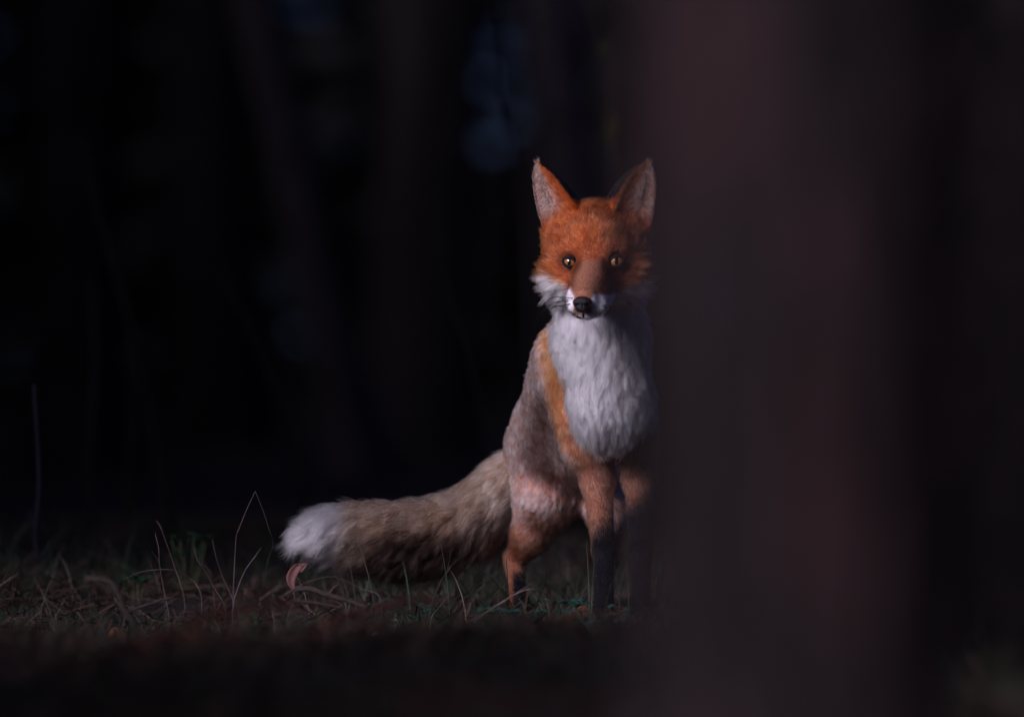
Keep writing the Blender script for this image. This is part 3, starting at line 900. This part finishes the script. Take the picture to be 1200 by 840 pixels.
# eyes
def eye_parts(c, g, r_):
    g = nrm(g)
    R_ = r_ + 2.2
    up = np.array((0, 0, 1.0)); sx = nrm(np.cross(g, up)); up = np.cross(sx, g)
    def dome(rad, a0, a1, n=14, m=28, ey=1.0, scale=1.0):
        vs = []
        for a in np.linspace(a0, a1, n):
            for b in np.linspace(0, 2 * np.pi, m, endpoint=False):
                vs.append(c + rad * (math.cos(a) * g + math.sin(a) * (math.cos(b) * sx + ey * math.sin(b) * up)))
        f = [(i * m + j, i * m + (j + 1) % m, (i + 1) * m + (j + 1) % m, (i + 1) * m + j) for i in range(n - 1) for j in range(m)]
        return np.array(vs), f
    vs, f = dome(R_, 0.001, math.pi * .75, 18)
    e = mesh_obj('eye', to_world(vs), f, M['eye'], fox)
    return e, dome, sx, up, g, R_
for (c, g, r_) in EYES:
    e, dome, sx, up, g, R_ = eye_parts(c, g, r_)
    def sub(name, vs, f, m, col=None):
        o = mesh_obj(name, to_world(vs), f, m, None, col)
        o.parent = e
        return o
    ai = math.asin(min(.95, (r_ - .5) / R_))
    vs, f = dome(R_ * 1.012, .001, ai, 14, 36)
    rad = np.repeat(np.linspace(0, 1, 14), 36); ang = np.tile(np.arange(36), 14)
    jit = rng.random(36)[ang] * .35 + .8
    ic = np.array((.19, .072, .016))[None] * jit[:, None] * np.interp(rad, (0, .45, .7, .9, 1), (.7, .75, 1.25, .9, .12))[:, None]
    sub('iris', vs, f, M['iris'], ic)
    ap = math.asin(r_ * .60 / R_)
    vs, f = dome(R_ * 1.022, .001, ap, 6, 28)
    mid = c + R_ * 1.022 * g
    x_ = (vs - c) @ sx
    vs = vs - sx[None] * (x_ * .18)[:, None]
    sub('pupil', vs, f, M['pupil'])
    # black eyelid rim
    t = np.linspace(0, 2 * np.pi, 33)[:-1]
    ring = []
    for a in t:
        inn = max(0.0, math.cos(a) * (-1 if g[0] > 0 else 1)); out_ = max(0.0, math.cos(a) * (1 if g[0] > 0 else -1))
        rx = (r_ - .2) * (1.06 + .36 * inn ** 3 + .10 * out_ ** 3); rz = (r_ - .3) * (.78 if math.sin(a) > 0 else .87)
        d_ = sx * math.cos(a) * rx * -1 + up * (math.sin(a) * rz - 2.6 * inn ** 2 + 1.3 * out_ ** 2)
        ring.append(c + d_ + g * (max(math.sqrt(max(R_ ** 2 - min(np.dot(d_, d_), R_ ** 2 * .98), 0)), R_ * .62) + .2))
    ring = np.array(ring)
    n_ = len(ring); sd = 7
    tv = []; tf = []
    for i in range(n_):
        tn = nrm(ring[(i + 1) % n_] - ring[i - 1]); o1 = nrm(ring[i] - c); o2 = np.cross(tn, o1)
        for b in range(sd):
            a = 2 * np.pi * b / sd
            tv.append(ring[i] + 1.9 * (math.cos(a) * o1 + math.sin(a) * o2))
    for i in range(n_):
        for b in range(sd):
            tf.append((i * sd + b, ((i + 1) % n_) * sd + b, ((i + 1) % n_) * sd + (b + 1) % sd, i * sd + (b + 1) % sd))
    sub('eyelid', np.array(tv), tf, M['lid'])

# nose leather with nostrils
def nose():
    st = .55
    c = F(682.5, 356.5, -149)
    lo = c - np.array((18, 18, 16)); n = (np.array((36, 36, 32)) / st).astype(int)
    X = np.stack(np.meshgrid(*(lo[i] + np.arange(n[i]) * st for i in range(3)), indexing='ij'), -1) - c
    def ell(p, r_):
        q = np.linalg.norm(p / r_, axis=-1); return (q - 1) * min(r_)
    d = ell(X - np.array((0, 0, 2.2)), np.array((11.2, 9.5, 7.2)))
    d2 = ell(X - np.array((0, 0, -4.5)), np.array((7.5, 8, 5.8)))
    h = np.clip(.5 + .5 * (d2 - d) / 4, 0, 1); d = d2 * (1 - h) + d * h - 4 * h * (1 - h)
    for sx in (-1, 1):
        no = ell(X - np.array((sx * 5.2, -8.2, -.8)), np.array((2.8, 3.4, 2.0)))
        no2 = ell(X - np.array((sx * 8.6, -5.5, -2.2)), np.array((2.6, 3.0, 1.1)))
        for q in (no, no2):
            h = np.maximum(1.2 - np.abs(d + q), 0) / 1.2
            d = np.maximum(d, -q) + h * h * 1.2 * .25
    d = np.maximum(d, -ell(X - np.array((0, -10.2, -3)), np.array((.8, 3, 7.0))))
    v, f = surface_nets(d, lo, st)
    mesh_obj('nose', to_world(v), f, M['nose'], fox)
nose()

# dark lips
def lip(pts):
    path = []
    for (x, y) in smooth_path(pts, 22):
        d_ = front_depth(x, y)
        if d_ is not None: path.append(F(x, y, d_ - 1.1))
    path = np.array(path)
    path[:, 1] = [path[max(0, i - 1):i + 2, 1].min() for i in range(len(path))]
    path[:, 1] = np.convolve(np.pad(path[:, 1], 2, 'edge'), np.ones(5) / 5, 'valid')
    vs, f = tube(path, np.interp(np.linspace(0, 1, len(path)), (0, .2, .8, 1), (.5, 1.35, 1.2, .4)), 7)
    mesh_obj('lip', to_world(vs), f, M['lid'], fox)
lip([(671, 368.5), (676, 371.5), (684, 373.5), (694, 373), (705, 369), (714, 363), (722, 355), (729, 348)])
lip([(683, 366), (683.2, 369), (683.6, 373)])

# whiskers
rw = np.random.default_rng(3)
for sx, bx, by in [(-1, 670, 355)] * 6 + [(1, 706, 356)] * 6:
    x0 = bx + rw.uniform(-4, 4); y0 = by + rw.uniform(-7, 6)
    d0 = front_depth(x0, y0)
    if d0 is None: continue
    a = rw.uniform(-.25, .55); Lw = rw.uniform(34, 62)
    p0 = F(x0, y0, d0 + 1)
    d1 = nrm(np.array((sx * math.cos(a), .25, -math.sin(a) + .1)))
    p1 = p0 + d1 * Lw * .5; p2 = p0 + nrm(d1 + np.array((0, .35, -.28))) * Lw
    vs, f = tube(smooth_path([p0, p1, p2], 10), np.linspace(.5, .15, 10), 4)
    mesh_obj('whisker', to_world(vs), f, M['whisker'], fox)

# fur
tri = np.vstack((FQ[:, (0, 1, 2)], FQ[:, (0, 2, 3)]))
A = V[tri]
area = np.linalg.norm(np.cross(A[:, 1] - A[:, 0], A[:, 2] - A[:, 0]), axis=1) / 2
tL = LL[tri].mean(1)
tz = ZZ[tri].mean(1)
dens = np.interp(tL, (2.5, 5, 10, 20, 36), (3.4, 2.3, 1.5, 1.1, 1.3))        # hairs per square pixel of the photo
dens = dens * (1 + .6 * tz[:, 0] - .0 * tz[:, 3])
TY = A[:, :, 1].mean(1)
face_front = NN[tri].mean(1)[:, 1]
dens = np.where(face_front > .75, dens * .35, dens)                          # the side turned from the lens: thinner coat is enough
dens = np.where(EI[tri].max(1) > 0, 2.2, dens)
want = area * dens
NH = int(want.sum())
pick = rng.choice(len(tri), NH, p=want / want.sum())
b1 = rng.random(NH); b2 = rng.random(NH); fl_ = b1 + b2 > 1; b1[fl_] = 1 - b1[fl_]; b2[fl_] = 1 - b2[fl_]
bw = np.stack((1 - b1 - b2, b1, b2), -1)
T = tri[pick]
def bary(a): return (a[T] * (bw[..., None] if a.ndim == 2 else bw)).sum(1)
HP = bary(V); HN = nrm(bary(NN)); HL = bary(LL); HF = bary(LF); HD = bary(FL); HZ = bary(ZZ)
HEI = EI[T].max(1); HEU = bary(EU); HEV = bary(EVV)
# no hair on the eyes, the nose leather, or inside the skull under the ears
ok = np.ones(NH, bool)
for (c, g, r_) in EYES:
    ok &= np.linalg.norm(HP - (c + nrm(g) * 5), axis=1) > r_ + 2.0
ok &= np.linalg.norm((HP - F(682.5, 356.5, -151)) / np.array((12, 14, 10.5)), axis=1) > 1
ok &= ~((HEI > 0) & (sample_sdf(np.clip(HP, LO + 1, LO + (np.array(G.shape) - 2) * STEP)) < 0) & (HEU < .45))
sel = np.where(ok)[0]
HP, HN, HL, HF, HD, HZ, HEI, HEU, HEV = (a[sel] for a in (HP, HN, HL, HF, HD, HZ, HEI, HEU, HEV))
NH = len(sel)
rnd = rng.random((NH, 4))
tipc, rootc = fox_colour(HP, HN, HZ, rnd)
ear_colour(tipc, rootc, HEI, HEU, HEV, rnd)
var = (.55 + .8 * rnd[:, 3])[:, None]
wm = sstep(.55, .8, tipc.min(1))[:, None]
var = var * (1 - wm) + (.9 + .12 * rnd[:, 3:4]) * wm        # white hairs vary less
tipc *= var; rootc *= var
# ruff on the cheeks, shorter hair near the eyes
px, py, dep = Finv(HP)
hx = HZ[:, 0] > .5
for ex, ey in ((668, 307), (721.5, 306)):
    HL = np.where(hx & (HEI == 0), HL * (.35 + .65 * sstep(9, 26, np.hypot(px - ex, py - ey))), HL)
ruff = hx & (HEI == 0) & (dep > -62) & (py > 300)
HL = np.where(ruff, HL * 1.15, HL)
Ln = HL * np.where(HZ[:, 4] > .5, rng.uniform(.45, 1.35, NH), rng.uniform(.62, 1.12, NH))
tang = HD - HN * np.sum(HD * HN, 1, keepdims=True); tang = nrm(tang)
swirl = (fbm2(HP[:, 0] / 16 + 40, (HP[:, 2] + HP[:, 1] * .6) / 16 + 40, 61, 2) - .38) * 1.5
side = np.cross(HN, tang)
tang = nrm(tang + side * (swirl * sstep(4, 14, HL))[:, None] + rng.normal(0, .13, (NH, 3)))
lf = HF * (.75 + .5 * rng.random(NH))
K = 6
tt = np.linspace(0, 1, K)
grav = sstep(10, 34, HL) * .24
pts = np.zeros((NH, K, 3))
for a in range(K):
    t = tt[a]
    pts[:, a] = HP - HN * .6 + (tang * np.cos(lf)[:, None] * t + HN * (np.sin(lf) * (t - .45 * t * t) * 1.35)[:, None]) * Ln[:, None]
    pts[:, a, 2] -= grav * Ln * t * t
# clumping: tips drawn together in locks
ncl = NH // 38
gi = rng.choice(NH, ncl, replace=False)
kd = kdtree.KDTree(ncl)
for a_, b_ in enumerate(gi): kd.insert(HP[b_], a_)
kd.balance()
near = np.array([kd.find(p)[1] for p in HP])
gp = gi[near]
cl = (sstep(4, 18, HL) * (.46 + .26 * rng.random(NH)))
cv = rng.uniform(.52, 1.38, ncl)[near][:, None]
cv = cv * (1 - wm) + (.74 + .30 * (cv - .5)) * wm
tipc *= cv; rootc *= .5 + .5 * cv
cj = rng.normal(0, .135, (ncl, 3))[near]
same = (np.sum(HN * HN[gp], 1) > .3) & (np.linalg.norm(HP - HP[gp], axis=1) < 14)
cl = cl * same
for a in range(1, K):
    t = tt[a]
    s_ = (Ln / Ln[gp]).clip(.5, 1.3)
    target = HP[gp] + (pts[gp, a] - HP[gp]) * s_[:, None]
    target = target + cj * (Ln * t)[:, None]
    m = (cl * t ** 1.4)[:, None]
    pts[:, a] = pts[:, a] * (1 - m) + target * m
pts += rng.normal(0, .12, pts.shape) * tt[None, :, None] * np.minimum(Ln, 12)[:, None, None] * .12
wr = np.interp(HL, (3, 10, 30), (.20, .27, .36)) * rng.uniform(.8, 1.2, NH)
prof = np.interp(tt, (0, .3, .7, 1), (1, 1, .72, .12))
zi = np.argmax(HZ, 1)
def fur_object(name, mask, label):
    ids = np.where(mask)[0]
    hc = bpy.data.hair_curves.new(name)
    hc.add_curves([K] * len(ids))
    Pw = to_world(pts[ids].reshape(-1, 3)).astype(np.float32)
    hc.attributes['position'].data.foreach_set('vector', Pw.ravel())
    ra = hc.attributes.get('radius') or hc.attributes.new('radius', 'FLOAT', 'POINT')
    ra.data.foreach_set('value', (wr[ids][:, None] * prof[None] / S0).astype(np.float32).ravel())
    co = hc.attributes.new('col', 'FLOAT_COLOR', 'POINT')
    m = sstep(.1, .75, tt)[None, :, None]
    c4 = np.ones((len(ids), K, 4), np.float32)
    c4[..., :3] = rootc[ids][:, None] * (1 - m) + tipc[ids][:, None] * m
    co.data.foreach_set('color', np.clip(c4, .002, .95).ravel())
    hc.materials.append(M['fur'])
    o = bpy.data.objects.new(name, hc); C.objects.link(o)
    o.parent = fox; o.matrix_parent_inverse = Matrix.Translation(-fox.location)
    if label: o['label'] = label
    return o
fur_object('head_fur', (zi == 0), 'rust red face fur with white cheeks')
fur_object('chest_fur', (zi == 1), 'long white bib fur')
fur_object('coat_fur', (zi == 2), 'frosted pinkish grey and orange coat')
fur_object('leg_fur', (zi == 3), 'short orange leg fur with black stockings')
fur_object('tail_fur', (zi == 4), 'bushy tan tail fur with white tip')
print('hairs', NH)

# ----------------------------------------------------------------- ground cover
def scatter(n, seed, ylo=8.2, yhi=17.0, pw=1.6):
    r = np.random.default_rng(seed)
    y = ylo + (yhi - ylo) * r.random(n) ** pw
    half = y * (600 / FPX) * 1.1 + .75
    x = r.uniform(-1, 1, n) * half
    return x, y, r

# pine needles and crumbs of litter
x, y, r = scatter(72000, 11, 8.0, 19, 1.3)
dk = fbm2(x * 3 + 5, y * 3, 33, 3)
keep = r.random(len(x)) < sstep(.25, .6, dk) + .25
x, y = x[keep], y[keep]; n = len(x)
z = ground_h(x, y) + r.uniform(0, .022, n)
a = r.random(n) * 2 * np.pi; el = r.normal(.1, .35, n)
d = np.stack((np.cos(a) * np.cos(el), np.sin(a) * np.cos(el), np.sin(el)), -1)
Lh = r.uniform(.012, .038, n)[:, None]
s = nrm(np.cross(d, np.array((0, 0, 1.0)) + r.normal(0, .4, (n, 3)))) * r.uniform(.0008, .0019, n)[:, None]
c0 = np.stack((x, y, z), -1)
q = np.stack((c0 - d * Lh - s, c0 - d * Lh + s, c0 + d * Lh + s, c0 + d * Lh - s), 1).reshape(-1, 3)
base = np.array((.030, .015, .011))[None] * r.uniform(.35, 1.6, n)[:, None] * np.array((1, 1, 1)) + (r.random(n)[:, None] > .8) * np.array((.05, .04, .03))
tag(mesh_obj('needle_litter', q, np.arange(4 * n).reshape(-1, 4), M['litter'], None, np.repeat(base, 4, 0), False),
    'reddish brown needle litter covering the forest floor', 'litter', kind='stuff')

def blades(x, y, r, hmin, hmax, wid, col, colvar, lean=.5, seg=4):
    n = len(x)
    z = ground_h(x, y) - .004
    h = r.uniform(hmin, hmax, n); a = r.random(n) * 2 * np.pi; ln = r.uniform(.1, 1, n) * lean
    dirv = np.stack((np.cos(a), np.sin(a), np.zeros(n)), -1)
    sv = np.stack((-np.sin(a), np.cos(a), np.zeros(n)), -1)
    tw_ = r.random(n) * np.pi
    sv = sv * np.cos(tw_)[:, None] + dirv * np.sin(tw_)[:, None]
    rows = []
    for k_ in range(seg + 1):
        t = k_ / seg
        c = np.stack((x, y, z), -1) + dirv * (h * ln * t * t)[:, None] + np.array((0, 0, 1.0)) * (h * t * (1 - .35 * ln * t))[:, None]
        wv = sv * (wid * (1 - t) ** .6 * (.6 + .4 * r.random(n)) if k_ < seg else np.full(n, wid * .08))[:, None]
        rows.append(np.stack((c - wv, c + wv), 1))
    R_ = np.stack(rows, 1)                      # n, seg+1, 2, 3
    vs = R_.reshape(-1, 3); m = (seg + 1) * 2
    f = []
    base = np.arange(n)[:, None] * m
    for k_ in range(seg):
        f.append(base + np.array((2 * k_, 2 * k_ + 1, 2 * k_ + 3, 2 * k_ + 2))[None])
    f = np.stack(f, 1).reshape(-1, 4)
    cc = np.array(col)[None] * r.uniform(1 - colvar, 1 + colvar, (n, 1)) * (1 + r.normal(0, .12, (n, 3)))
    return vs, f, np.repeat(np.clip(cc, .001, 1), m, 0)

x, y, r = scatter(24000, 12)
t = fbm2(x * 2.2 + 3, y * 2.2 + 8, 44, 3); keep = r.random(len(x)) < sstep(.34, .6, t)
tag(mesh_obj('grass', *blades(x[keep], y[keep], r, .02, .095, .0016, (.018, .030, .015), .55, 1.1)[:2], M['grass'], None, None, False) if False else
    (lambda B: mesh_obj('grass', B[0], B[1], M['grass'], None, B[2], False))(blades(x[keep], y[keep], r, .02, .095, .0016, (.018, .030, .015), .55, 1.1)),
    'short dark green grass growing through the litter', 'grass', kind='stuff')
x, y, r = scatter(30000, 15, 10.6, 14.6, 1.0)
t = fbm2(x * 2.6 + 31, y * 2.6 + 5, 71, 3); keep = r.random(len(x)) < sstep(.44, .66, t) * .55
B = blades(x[keep], y[keep], r, .04, .15, .0013, (.017, .025, .013), .6, 1.3, 5)
tag(mesh_obj('tall_grass', B[0], B[1], M['grass'], None, B[2], False), 'taller dark grass tufts around the paws of the fox', 'grass', kind='stuff')
x, y, r = scatter(4600, 13)
B = blades(x, y, r, .025, .11, .0011, (.065, .046, .034), .5, 1.6)
tag(mesh_obj('dry_grass', B[0], B[1], M['grass'], None, B[2], False), 'dry straw coloured grass bent over the forest floor', 'grass', kind='stuff')
x, y, r = scatter(45000, 14)
t = fbm2(x * 1.8 + 13, y * 1.8 + 2, 55, 3); keep = sstep(.42, .52, t) > r.random(len(x))
B = blades(x[keep], y[keep], r, .008, .030, .0022, (.020, .045, .034), .5, .8, 2)
tag(mesh_obj('moss', B[0], B[1], M['grass'], None, B[2], False), 'dark teal green moss cushions on the forest floor', 'moss', kind='stuff')

# low teal herbs
def herb(px, py, Y, n, size, label, seed, col=(.016, .050, .040)):
    r = np.random.default_rng(seed)
    p = at(px, py, Y); g = float(ground_h(p[0], Y))
    root = empty('woodland_herb', (p[0], Y, g))
    sm = MB()
    hgt = max(.02, p[2] - g)
    for k_ in range(n):
        a = r.random() * 6.28; rad = size * math.sqrt(r.random())
        top = np.array((p[0] + rad * math.cos(a), Y + rad * math.sin(a) * .8, g + hgt * r.uniform(.6, 1.15)))
        b0 = np.array((p[0] + rad * .2 * math.cos(a), Y + rad * .2 * math.sin(a), g - .005))
        vs, fs = tube(smooth_path([b0, (b0 + top) / 2 + np.array((0, 0, .006)), top], 5), .0006, 4)
        sm.add(vs, fs, (.05, .06, .03))
        rot = r.random() * 6.28
        lf = MB()
        for q in range(3):
            b = rot + q * 2.094
            d = np.array((math.cos(b), math.sin(b), r.uniform(-.25, .25)))
            L_ = r.uniform(.007, .013)
            vs, fs = leaf_mesh(top, d, (0, -.35, 1), L_, L_ * .45, 0, .25, 5)
            lf.add(vs, fs, np.array(col) * r.uniform(.6, 1.4))
        lf.build('leaf', M['leaf'], root)
    sm.build('stem', M['stalk'], root)
    tag(root, label, 'plant')
herb(437, 706, 11.95, 9, .022, 'teal green leafy herb below the middle of the tail', 1)
herb(300, 706, 12.0, 8, .025, 'dark green herb at the foot of the bent grass stalk', 2, (.012, .04, .03))
herb(585, 716, 11.85, 12, .026, 'teal green leafy herb in front of the hind paw', 3)
herb(662, 708, 11.9, 16, .032, 'wide teal green herb between hind paw and fore paw', 4)
herb(690, 724, 11.8, 9, .02, 'small teal herb at the toes of the black fore paw', 5)
herb(720, 714, 11.75, 8, .018, 'teal herb beside the black fore leg next to the pine trunk', 6)
herb(490, 712, 11.9, 9, .03, 'low dark herb under the dark part of the tail', 7, (.012, .038, .028))
herb(222, 628, 12.9, 14, .028, 'taller green herb standing behind the thin grass stalks', 8, (.006, .020, .010))
herb(160, 678, 12.5, 8, .03, 'green herb near the base of the leaning dead sapling', 9, (.007, .024, .012))

# dry stalks, each one its own
STALK = (.085, .064, .064)
def stalk(paths, Y, r_px, label, col=STALK, name='dry_stalk', cat='stalk', group=None):
    p0 = at(*paths[0][0], Y)
    g = float(ground_h(p0[0], Y))
    root = empty(name, (p0[0], Y, g))
    for i, pth in enumerate(paths):
        pts_ = [at(x_, y_, Y + .012 * math.sin(j * 1.7 + i)) for j, (x_, y_) in enumerate(pth)]
        if i == 0 and pts_[0][2] > g:
            pts_ = [np.array((pts_[0][0], Y, g - .01))] + pts_
        sm_ = smooth_path(pts_, 6 * len(pts_))
        vs, fs = tube(sm_, np.linspace(r_px, r_px * .5, len(sm_)) / S0 * (.62 if i == 0 else .42), 5)
        mb = MB(); mb.add(vs, fs, np.array(col) * (1 if i == 0 else .45)); mb.build('stem' if i == 0 else 'side_stem', M['stalk'], root)
    tag(root, label, cat, group)
stalk([[(273, 708), (275, 660), (277, 628), (279, 622), (290, 595), (299, 576)], [(299, 575), (309, 600), (316, 622), (320, 636), (313, 660), (308, 690)]], 11.95, 1.1, 'tall dry grass stalk folded over at the top')
stalk([[(198, 722), (192, 690), (187, 660), (186, 643), (182, 625)], [(187, 660), (180, 648), (172, 637)]], 12.0, 1.2, 'forked pale dry stalk in the thin grass')
stalk([[(228, 641), (231, 655), (240, 668), (252, 690), (264, 712)][::-1], [(233, 658), (246, 668), (250, 675)]], 12.05, 1.0, 'short crooked dry stalk beside the forked one')
stalk([[(274, 708), (262, 678), (254, 655), (249, 633)]], 12.1, .9, 'straight dim stalk leaning on the folded stalk', (.09,.07,.065))
stalk([[(273, 712), (279, 688), (288, 667), (298, 653), (306, 642)]], 11.9, 1.0, 'short pale stalk leaning towards the tail tip', (.15, .13, .145))
stalk([[(236, 700), (226, 680), (208, 669), (188, 667), (165, 670), (146, 678)]], 12.0, .9, 'arching dry grass blade bent over the forked stalk', (.09,.07,.07))
stalk([[(216, 702), (205, 665), (195, 636), (188, 617), (183, 610)]], 12.25, 1.0, 'thin reddish stalk hooked at the top', (.10,.065,.07))
stalk([[(446, 702), (425, 690), (392, 676), (365, 680), (342, 690)]], 11.9, 1.0, 'arching dry stalk in front of the tail tip')
stalk([[(545, 740), (566, 720), (600, 698), (622, 690), (637, 696), (643, 715), (645, 742)]], 11.8, 1.3, 'dry stalk arching over the hind paw', (.14, .10, .09))
stalk([[(540, 736), (560, 722), (590, 705), (612, 690), (626, 682)]], 11.85, 1.0, 'dry stalk slanting across the hind paw', (.13, .09, .08))
stalk([[(622, 730), (630, 705), (640, 680), (638, 668), (622, 660), (604, 655)]], 11.95, .9, 'black wiry tendril looping in front of the hind leg', (.01, .008, .009))
stalk([[(688, 756), (676, 742), (664, 728)]], 11.7, 1.5, 'short pale straw lying before the fore paw', (.14,.10,.09))
stalk([[(706, 752), (714, 742), (722, 735), (740, 748)]], 11.7, 1.4, 'bent straw at the toes of the fore paw', (.13,.10,.09))
stalk([[(505, 726), (514, 712), (522, 702)], [(514, 712), (508, 704)]], 11.85, 1.3, 'short forked straw below the dark tail', (.13, .10, .09))
stalk([[(533, 728), (540, 718), (545, 708)], [(538, 720), (530, 712)]], 11.8, 1.3, 'short forked straw near the hind paw', (.13, .10, .09))
stalk([[(110, 740), (116, 728), (122, 738)]], 11.6, 1.2, 'small bent straw in dark litter beside a rust brown leaf', (.13,.08,.05))
stalk([[(322, 735), (320, 720), (317, 708)]], 11.8, 1.6, 'upright stub of straw below the curled leaf', (.16,.09,.05))
stalk([[(343, 742), (336, 730), (332, 722)]], 11.75, 1.4, 'slanting stub of straw below the curled leaf', (.15,.10,.06))
stalk([[(140, 742), (134, 700), (132, 688)]], 12.3, .8, 'thin dim stalk in the dark grass', (.06,.05,.05))
stalk([[(93, 740), (94, 712), (96, 690)]], 12.1, .9, 'thin pale stalk standing alone in dark litter', (.06,.05,.05))

# twigs and fallen leaves
def twig(pts_, Y, r_px, label, tip=.5, name='fallen_twig', col=(.04, .028, .026), branch=()):
    P = [at(x_, y_, Y) for x_, y_ in pts_]
    root = empty(name, (P[0][0], Y, float(ground_h(P[0][0], Y))))
    sm_ = smooth_path(P, 26)
    vs, fs = tube(sm_, np.linspace(r_px, r_px * tip, 26) / (FPX / Y), 9, .35, 5)
    mb = MB(); mb.add(vs, fs, col); mb.build('stem', M['twig'], root)
    for b in branch:
        bp = smooth_path([at(x_, y_, Y) for x_, y_ in b], 10)
        vs, fs = tube(bp, np.linspace(r_px * .5, r_px * .2, 10) / (FPX / Y), 6, .3, 4)
        mb = MB(); mb.add(vs, fs, col); mb.build('side_twig', M['twig'], root)
    tag(root, label, 'twig')
twig([(346, 690), (365, 690), (385, 697), (410, 704), (432, 712)], 11.9, 4.2, 'knobbly dead twig lying beneath the tail tip', .6, branch=[((350, 690), (340, 693), (330, 700)), ((385, 697), (392, 688), (398, 684))])
twig([(100, 678), (125, 680), (136, 690), (146, 714), (160, 738)], 11.3, 4, 'dark curved twig rising from the litter between dead stem and forked stalk', .7)
twig([(60, 745), (100, 752), (170, 748)], 10.9, 3.5, 'dark twig lying flat before the dark curved twig', .6)
twig([(150, 716), (185, 704), (200, 700)], 11.9, 2, 'short green black twig below the forked stalk', .6, col=(.02, .025, .015))
twig([(343, 704), (370, 706), (400, 712)], 11.85, 2.6, 'mossy twig lying below the knobbly twig', .7, col=(.03, .045, .02))

def curled_leaf():
    Y = 11.9
    root = empty('curled_leaf', at(346, 695, Y))
    pts_ = smooth_path([at(344, 692, Y), at(341, 680, Y), at(345, 668, Y), at(353, 660, Y), at(356, 663, Y), at(352, 671, Y)], 16)
    wd = np.interp(np.linspace(0, 1, 16), (0, .3, .6, 1), (.002, .0075, .008, .0015))
    vs = []
    for i, p in enumerate(pts_):
        for j in np.linspace(-1, 1, 5):
            vs.append(p + np.array((.45 * j * wd[i], -abs(j) * wd[i] * .5 + wd[i] * .4, .12 * j * wd[i])) + np.array((j * wd[i] * .5, 0, 0)))
    f = [(i * 5 + j, i * 5 + j + 1, i * 5 + j + 6, i * 5 + j + 5) for i in range(15) for j in range(4)]
    o = mesh_obj('blade', vs, f, M['dead'], root, np.broadcast_to((.12, .052, .046), (len(vs), 3)))
    s_ = o.modifiers.new('thickness', 'SOLIDIFY'); s_.thickness = .0006
    vs, fs = tube(smooth_path([at(347, 706, Y), at(345, 698, Y), at(344, 692, Y)], 6), .0009, 5)
    mb = MB(); mb.add(vs, fs, (.1, .06, .05)); mb.build('leaf_stalk', M['stalk'], root)
    tag(root, 'curled reddish dead leaf standing just below the tail tip', 'leaf')
curled_leaf()

def fallen_leaf(px, py, Y, L, ang, col, label):
    p = at(px, py, Y); p[2] = float(ground_h(p[0], Y)) + .014
    vs, fs = leaf_mesh(p, (math.cos(ang), math.sin(ang) * .5, .15), (.1, -.6, .9), L, L * .33, 0, .3, 7)
    vs[:, 2] += .003 * np.sin(np.arange(len(vs)) * 1.3)
    o = mesh_obj('fallen_leaf', vs, fs, M['dead'], None, np.broadcast_to(col, (len(vs), 3)), True, p)
    s_ = o.modifiers.new('thickness', 'SOLIDIFY'); s_.thickness = .0006
    tag(o, label, 'leaf')
fallen_leaf(386, 728, 11.75, .045, -.9, (.16, .08, .07), 'dull reddish dead leaf lying below the knobbly twig')
fallen_leaf(672, 712, 12.1, .05, .4, (.13, .055, .032), 'orange brown dead leaf behind the fore paw')
fallen_leaf(125, 728, 11.7, .04, .2, (.22, .09, .05), 'rust brown dead leaf beside the dark curved twig')
fallen_leaf(455, 728, 11.8, .04, 2.6, (.20, .12, .09), 'pale brown dead leaf below the middle of the tail')
fallen_leaf(560, 745, 11.5, .05, 2.9, (.22, .09, .05), 'rust brown dead leaf in front of the hind paw')

# dead bracken in the blurred foreground
def bracken(px, Y, L, ang, label, col, seed):
    r = np.random.default_rng(seed)
    x0 = (px - 600) / (FPX / Y); g = float(ground_h(x0, Y))
    root = empty('dead_fern', (x0, Y, g))
    d = np.array((math.cos(ang), math.sin(ang), 0))
    t = np.linspace(0, 1, 22)
    path = np.array((x0, Y, g - .01)) + d[None] * (L * t)[:, None] + np.array((0, 0, 1.0))[None] * (L * .55 * np.sin(t * 2.3))[:, None] * .45
    vs, fs = tube(path, np.linspace(.0022, .0006, 22), 5)
    mb = MB(); mb.add(vs, fs, np.array(col) * .6); mb.build('stem', M['stalk'], root)
    sd = np.cross(d, (0, 0, 1.0))
    for i in range(3, 21):
        for s_ in (-1, 1):
            Lp = L * .34 * (1 - t[i]) ** .8 * r.uniform(.8, 1.1) + .008
            pm = MB()
            dirp = nrm(sd * s_ + d * .45 + np.array((0, 0, r.uniform(-.35, .1))))
            for q in range(5):
                c = path[i] + dirp * Lp * (q + .3) / 5
                for e in (-1, 1):
                    vs, fs = leaf_mesh(c, nrm(d * e * .9 + dirp * .5 + r.normal(0, .15, 3)), (0, 0, 1), Lp * .24 * (1 - q / 6), Lp * .06, 0, .3, 3)
                    pm.add(vs, fs, np.array(col) * r.uniform(.6, 1.3))
            pm.build('pinna', M['dead'], root)
    tag(root, label, 'fern')
bracken(110, 9.9, .3, .35, 'rust brown dead fern frond before the dark flat twig', (.15, .055, .038), 1)
bracken(310, 10.4, .26, .1, 'rust brown dead fern frond in front of the grass stalks', (.12, .046, .035), 2)
bracken(560, 10.6, .20, .2, 'brown dead fern frond in front of the hind paw', (.18, .09, .07), 3)
bracken(700, 10.3, .2, .3, 'tan dead fern frond at the foot of the pine trunk edge', (.16, .09, .06), 4)
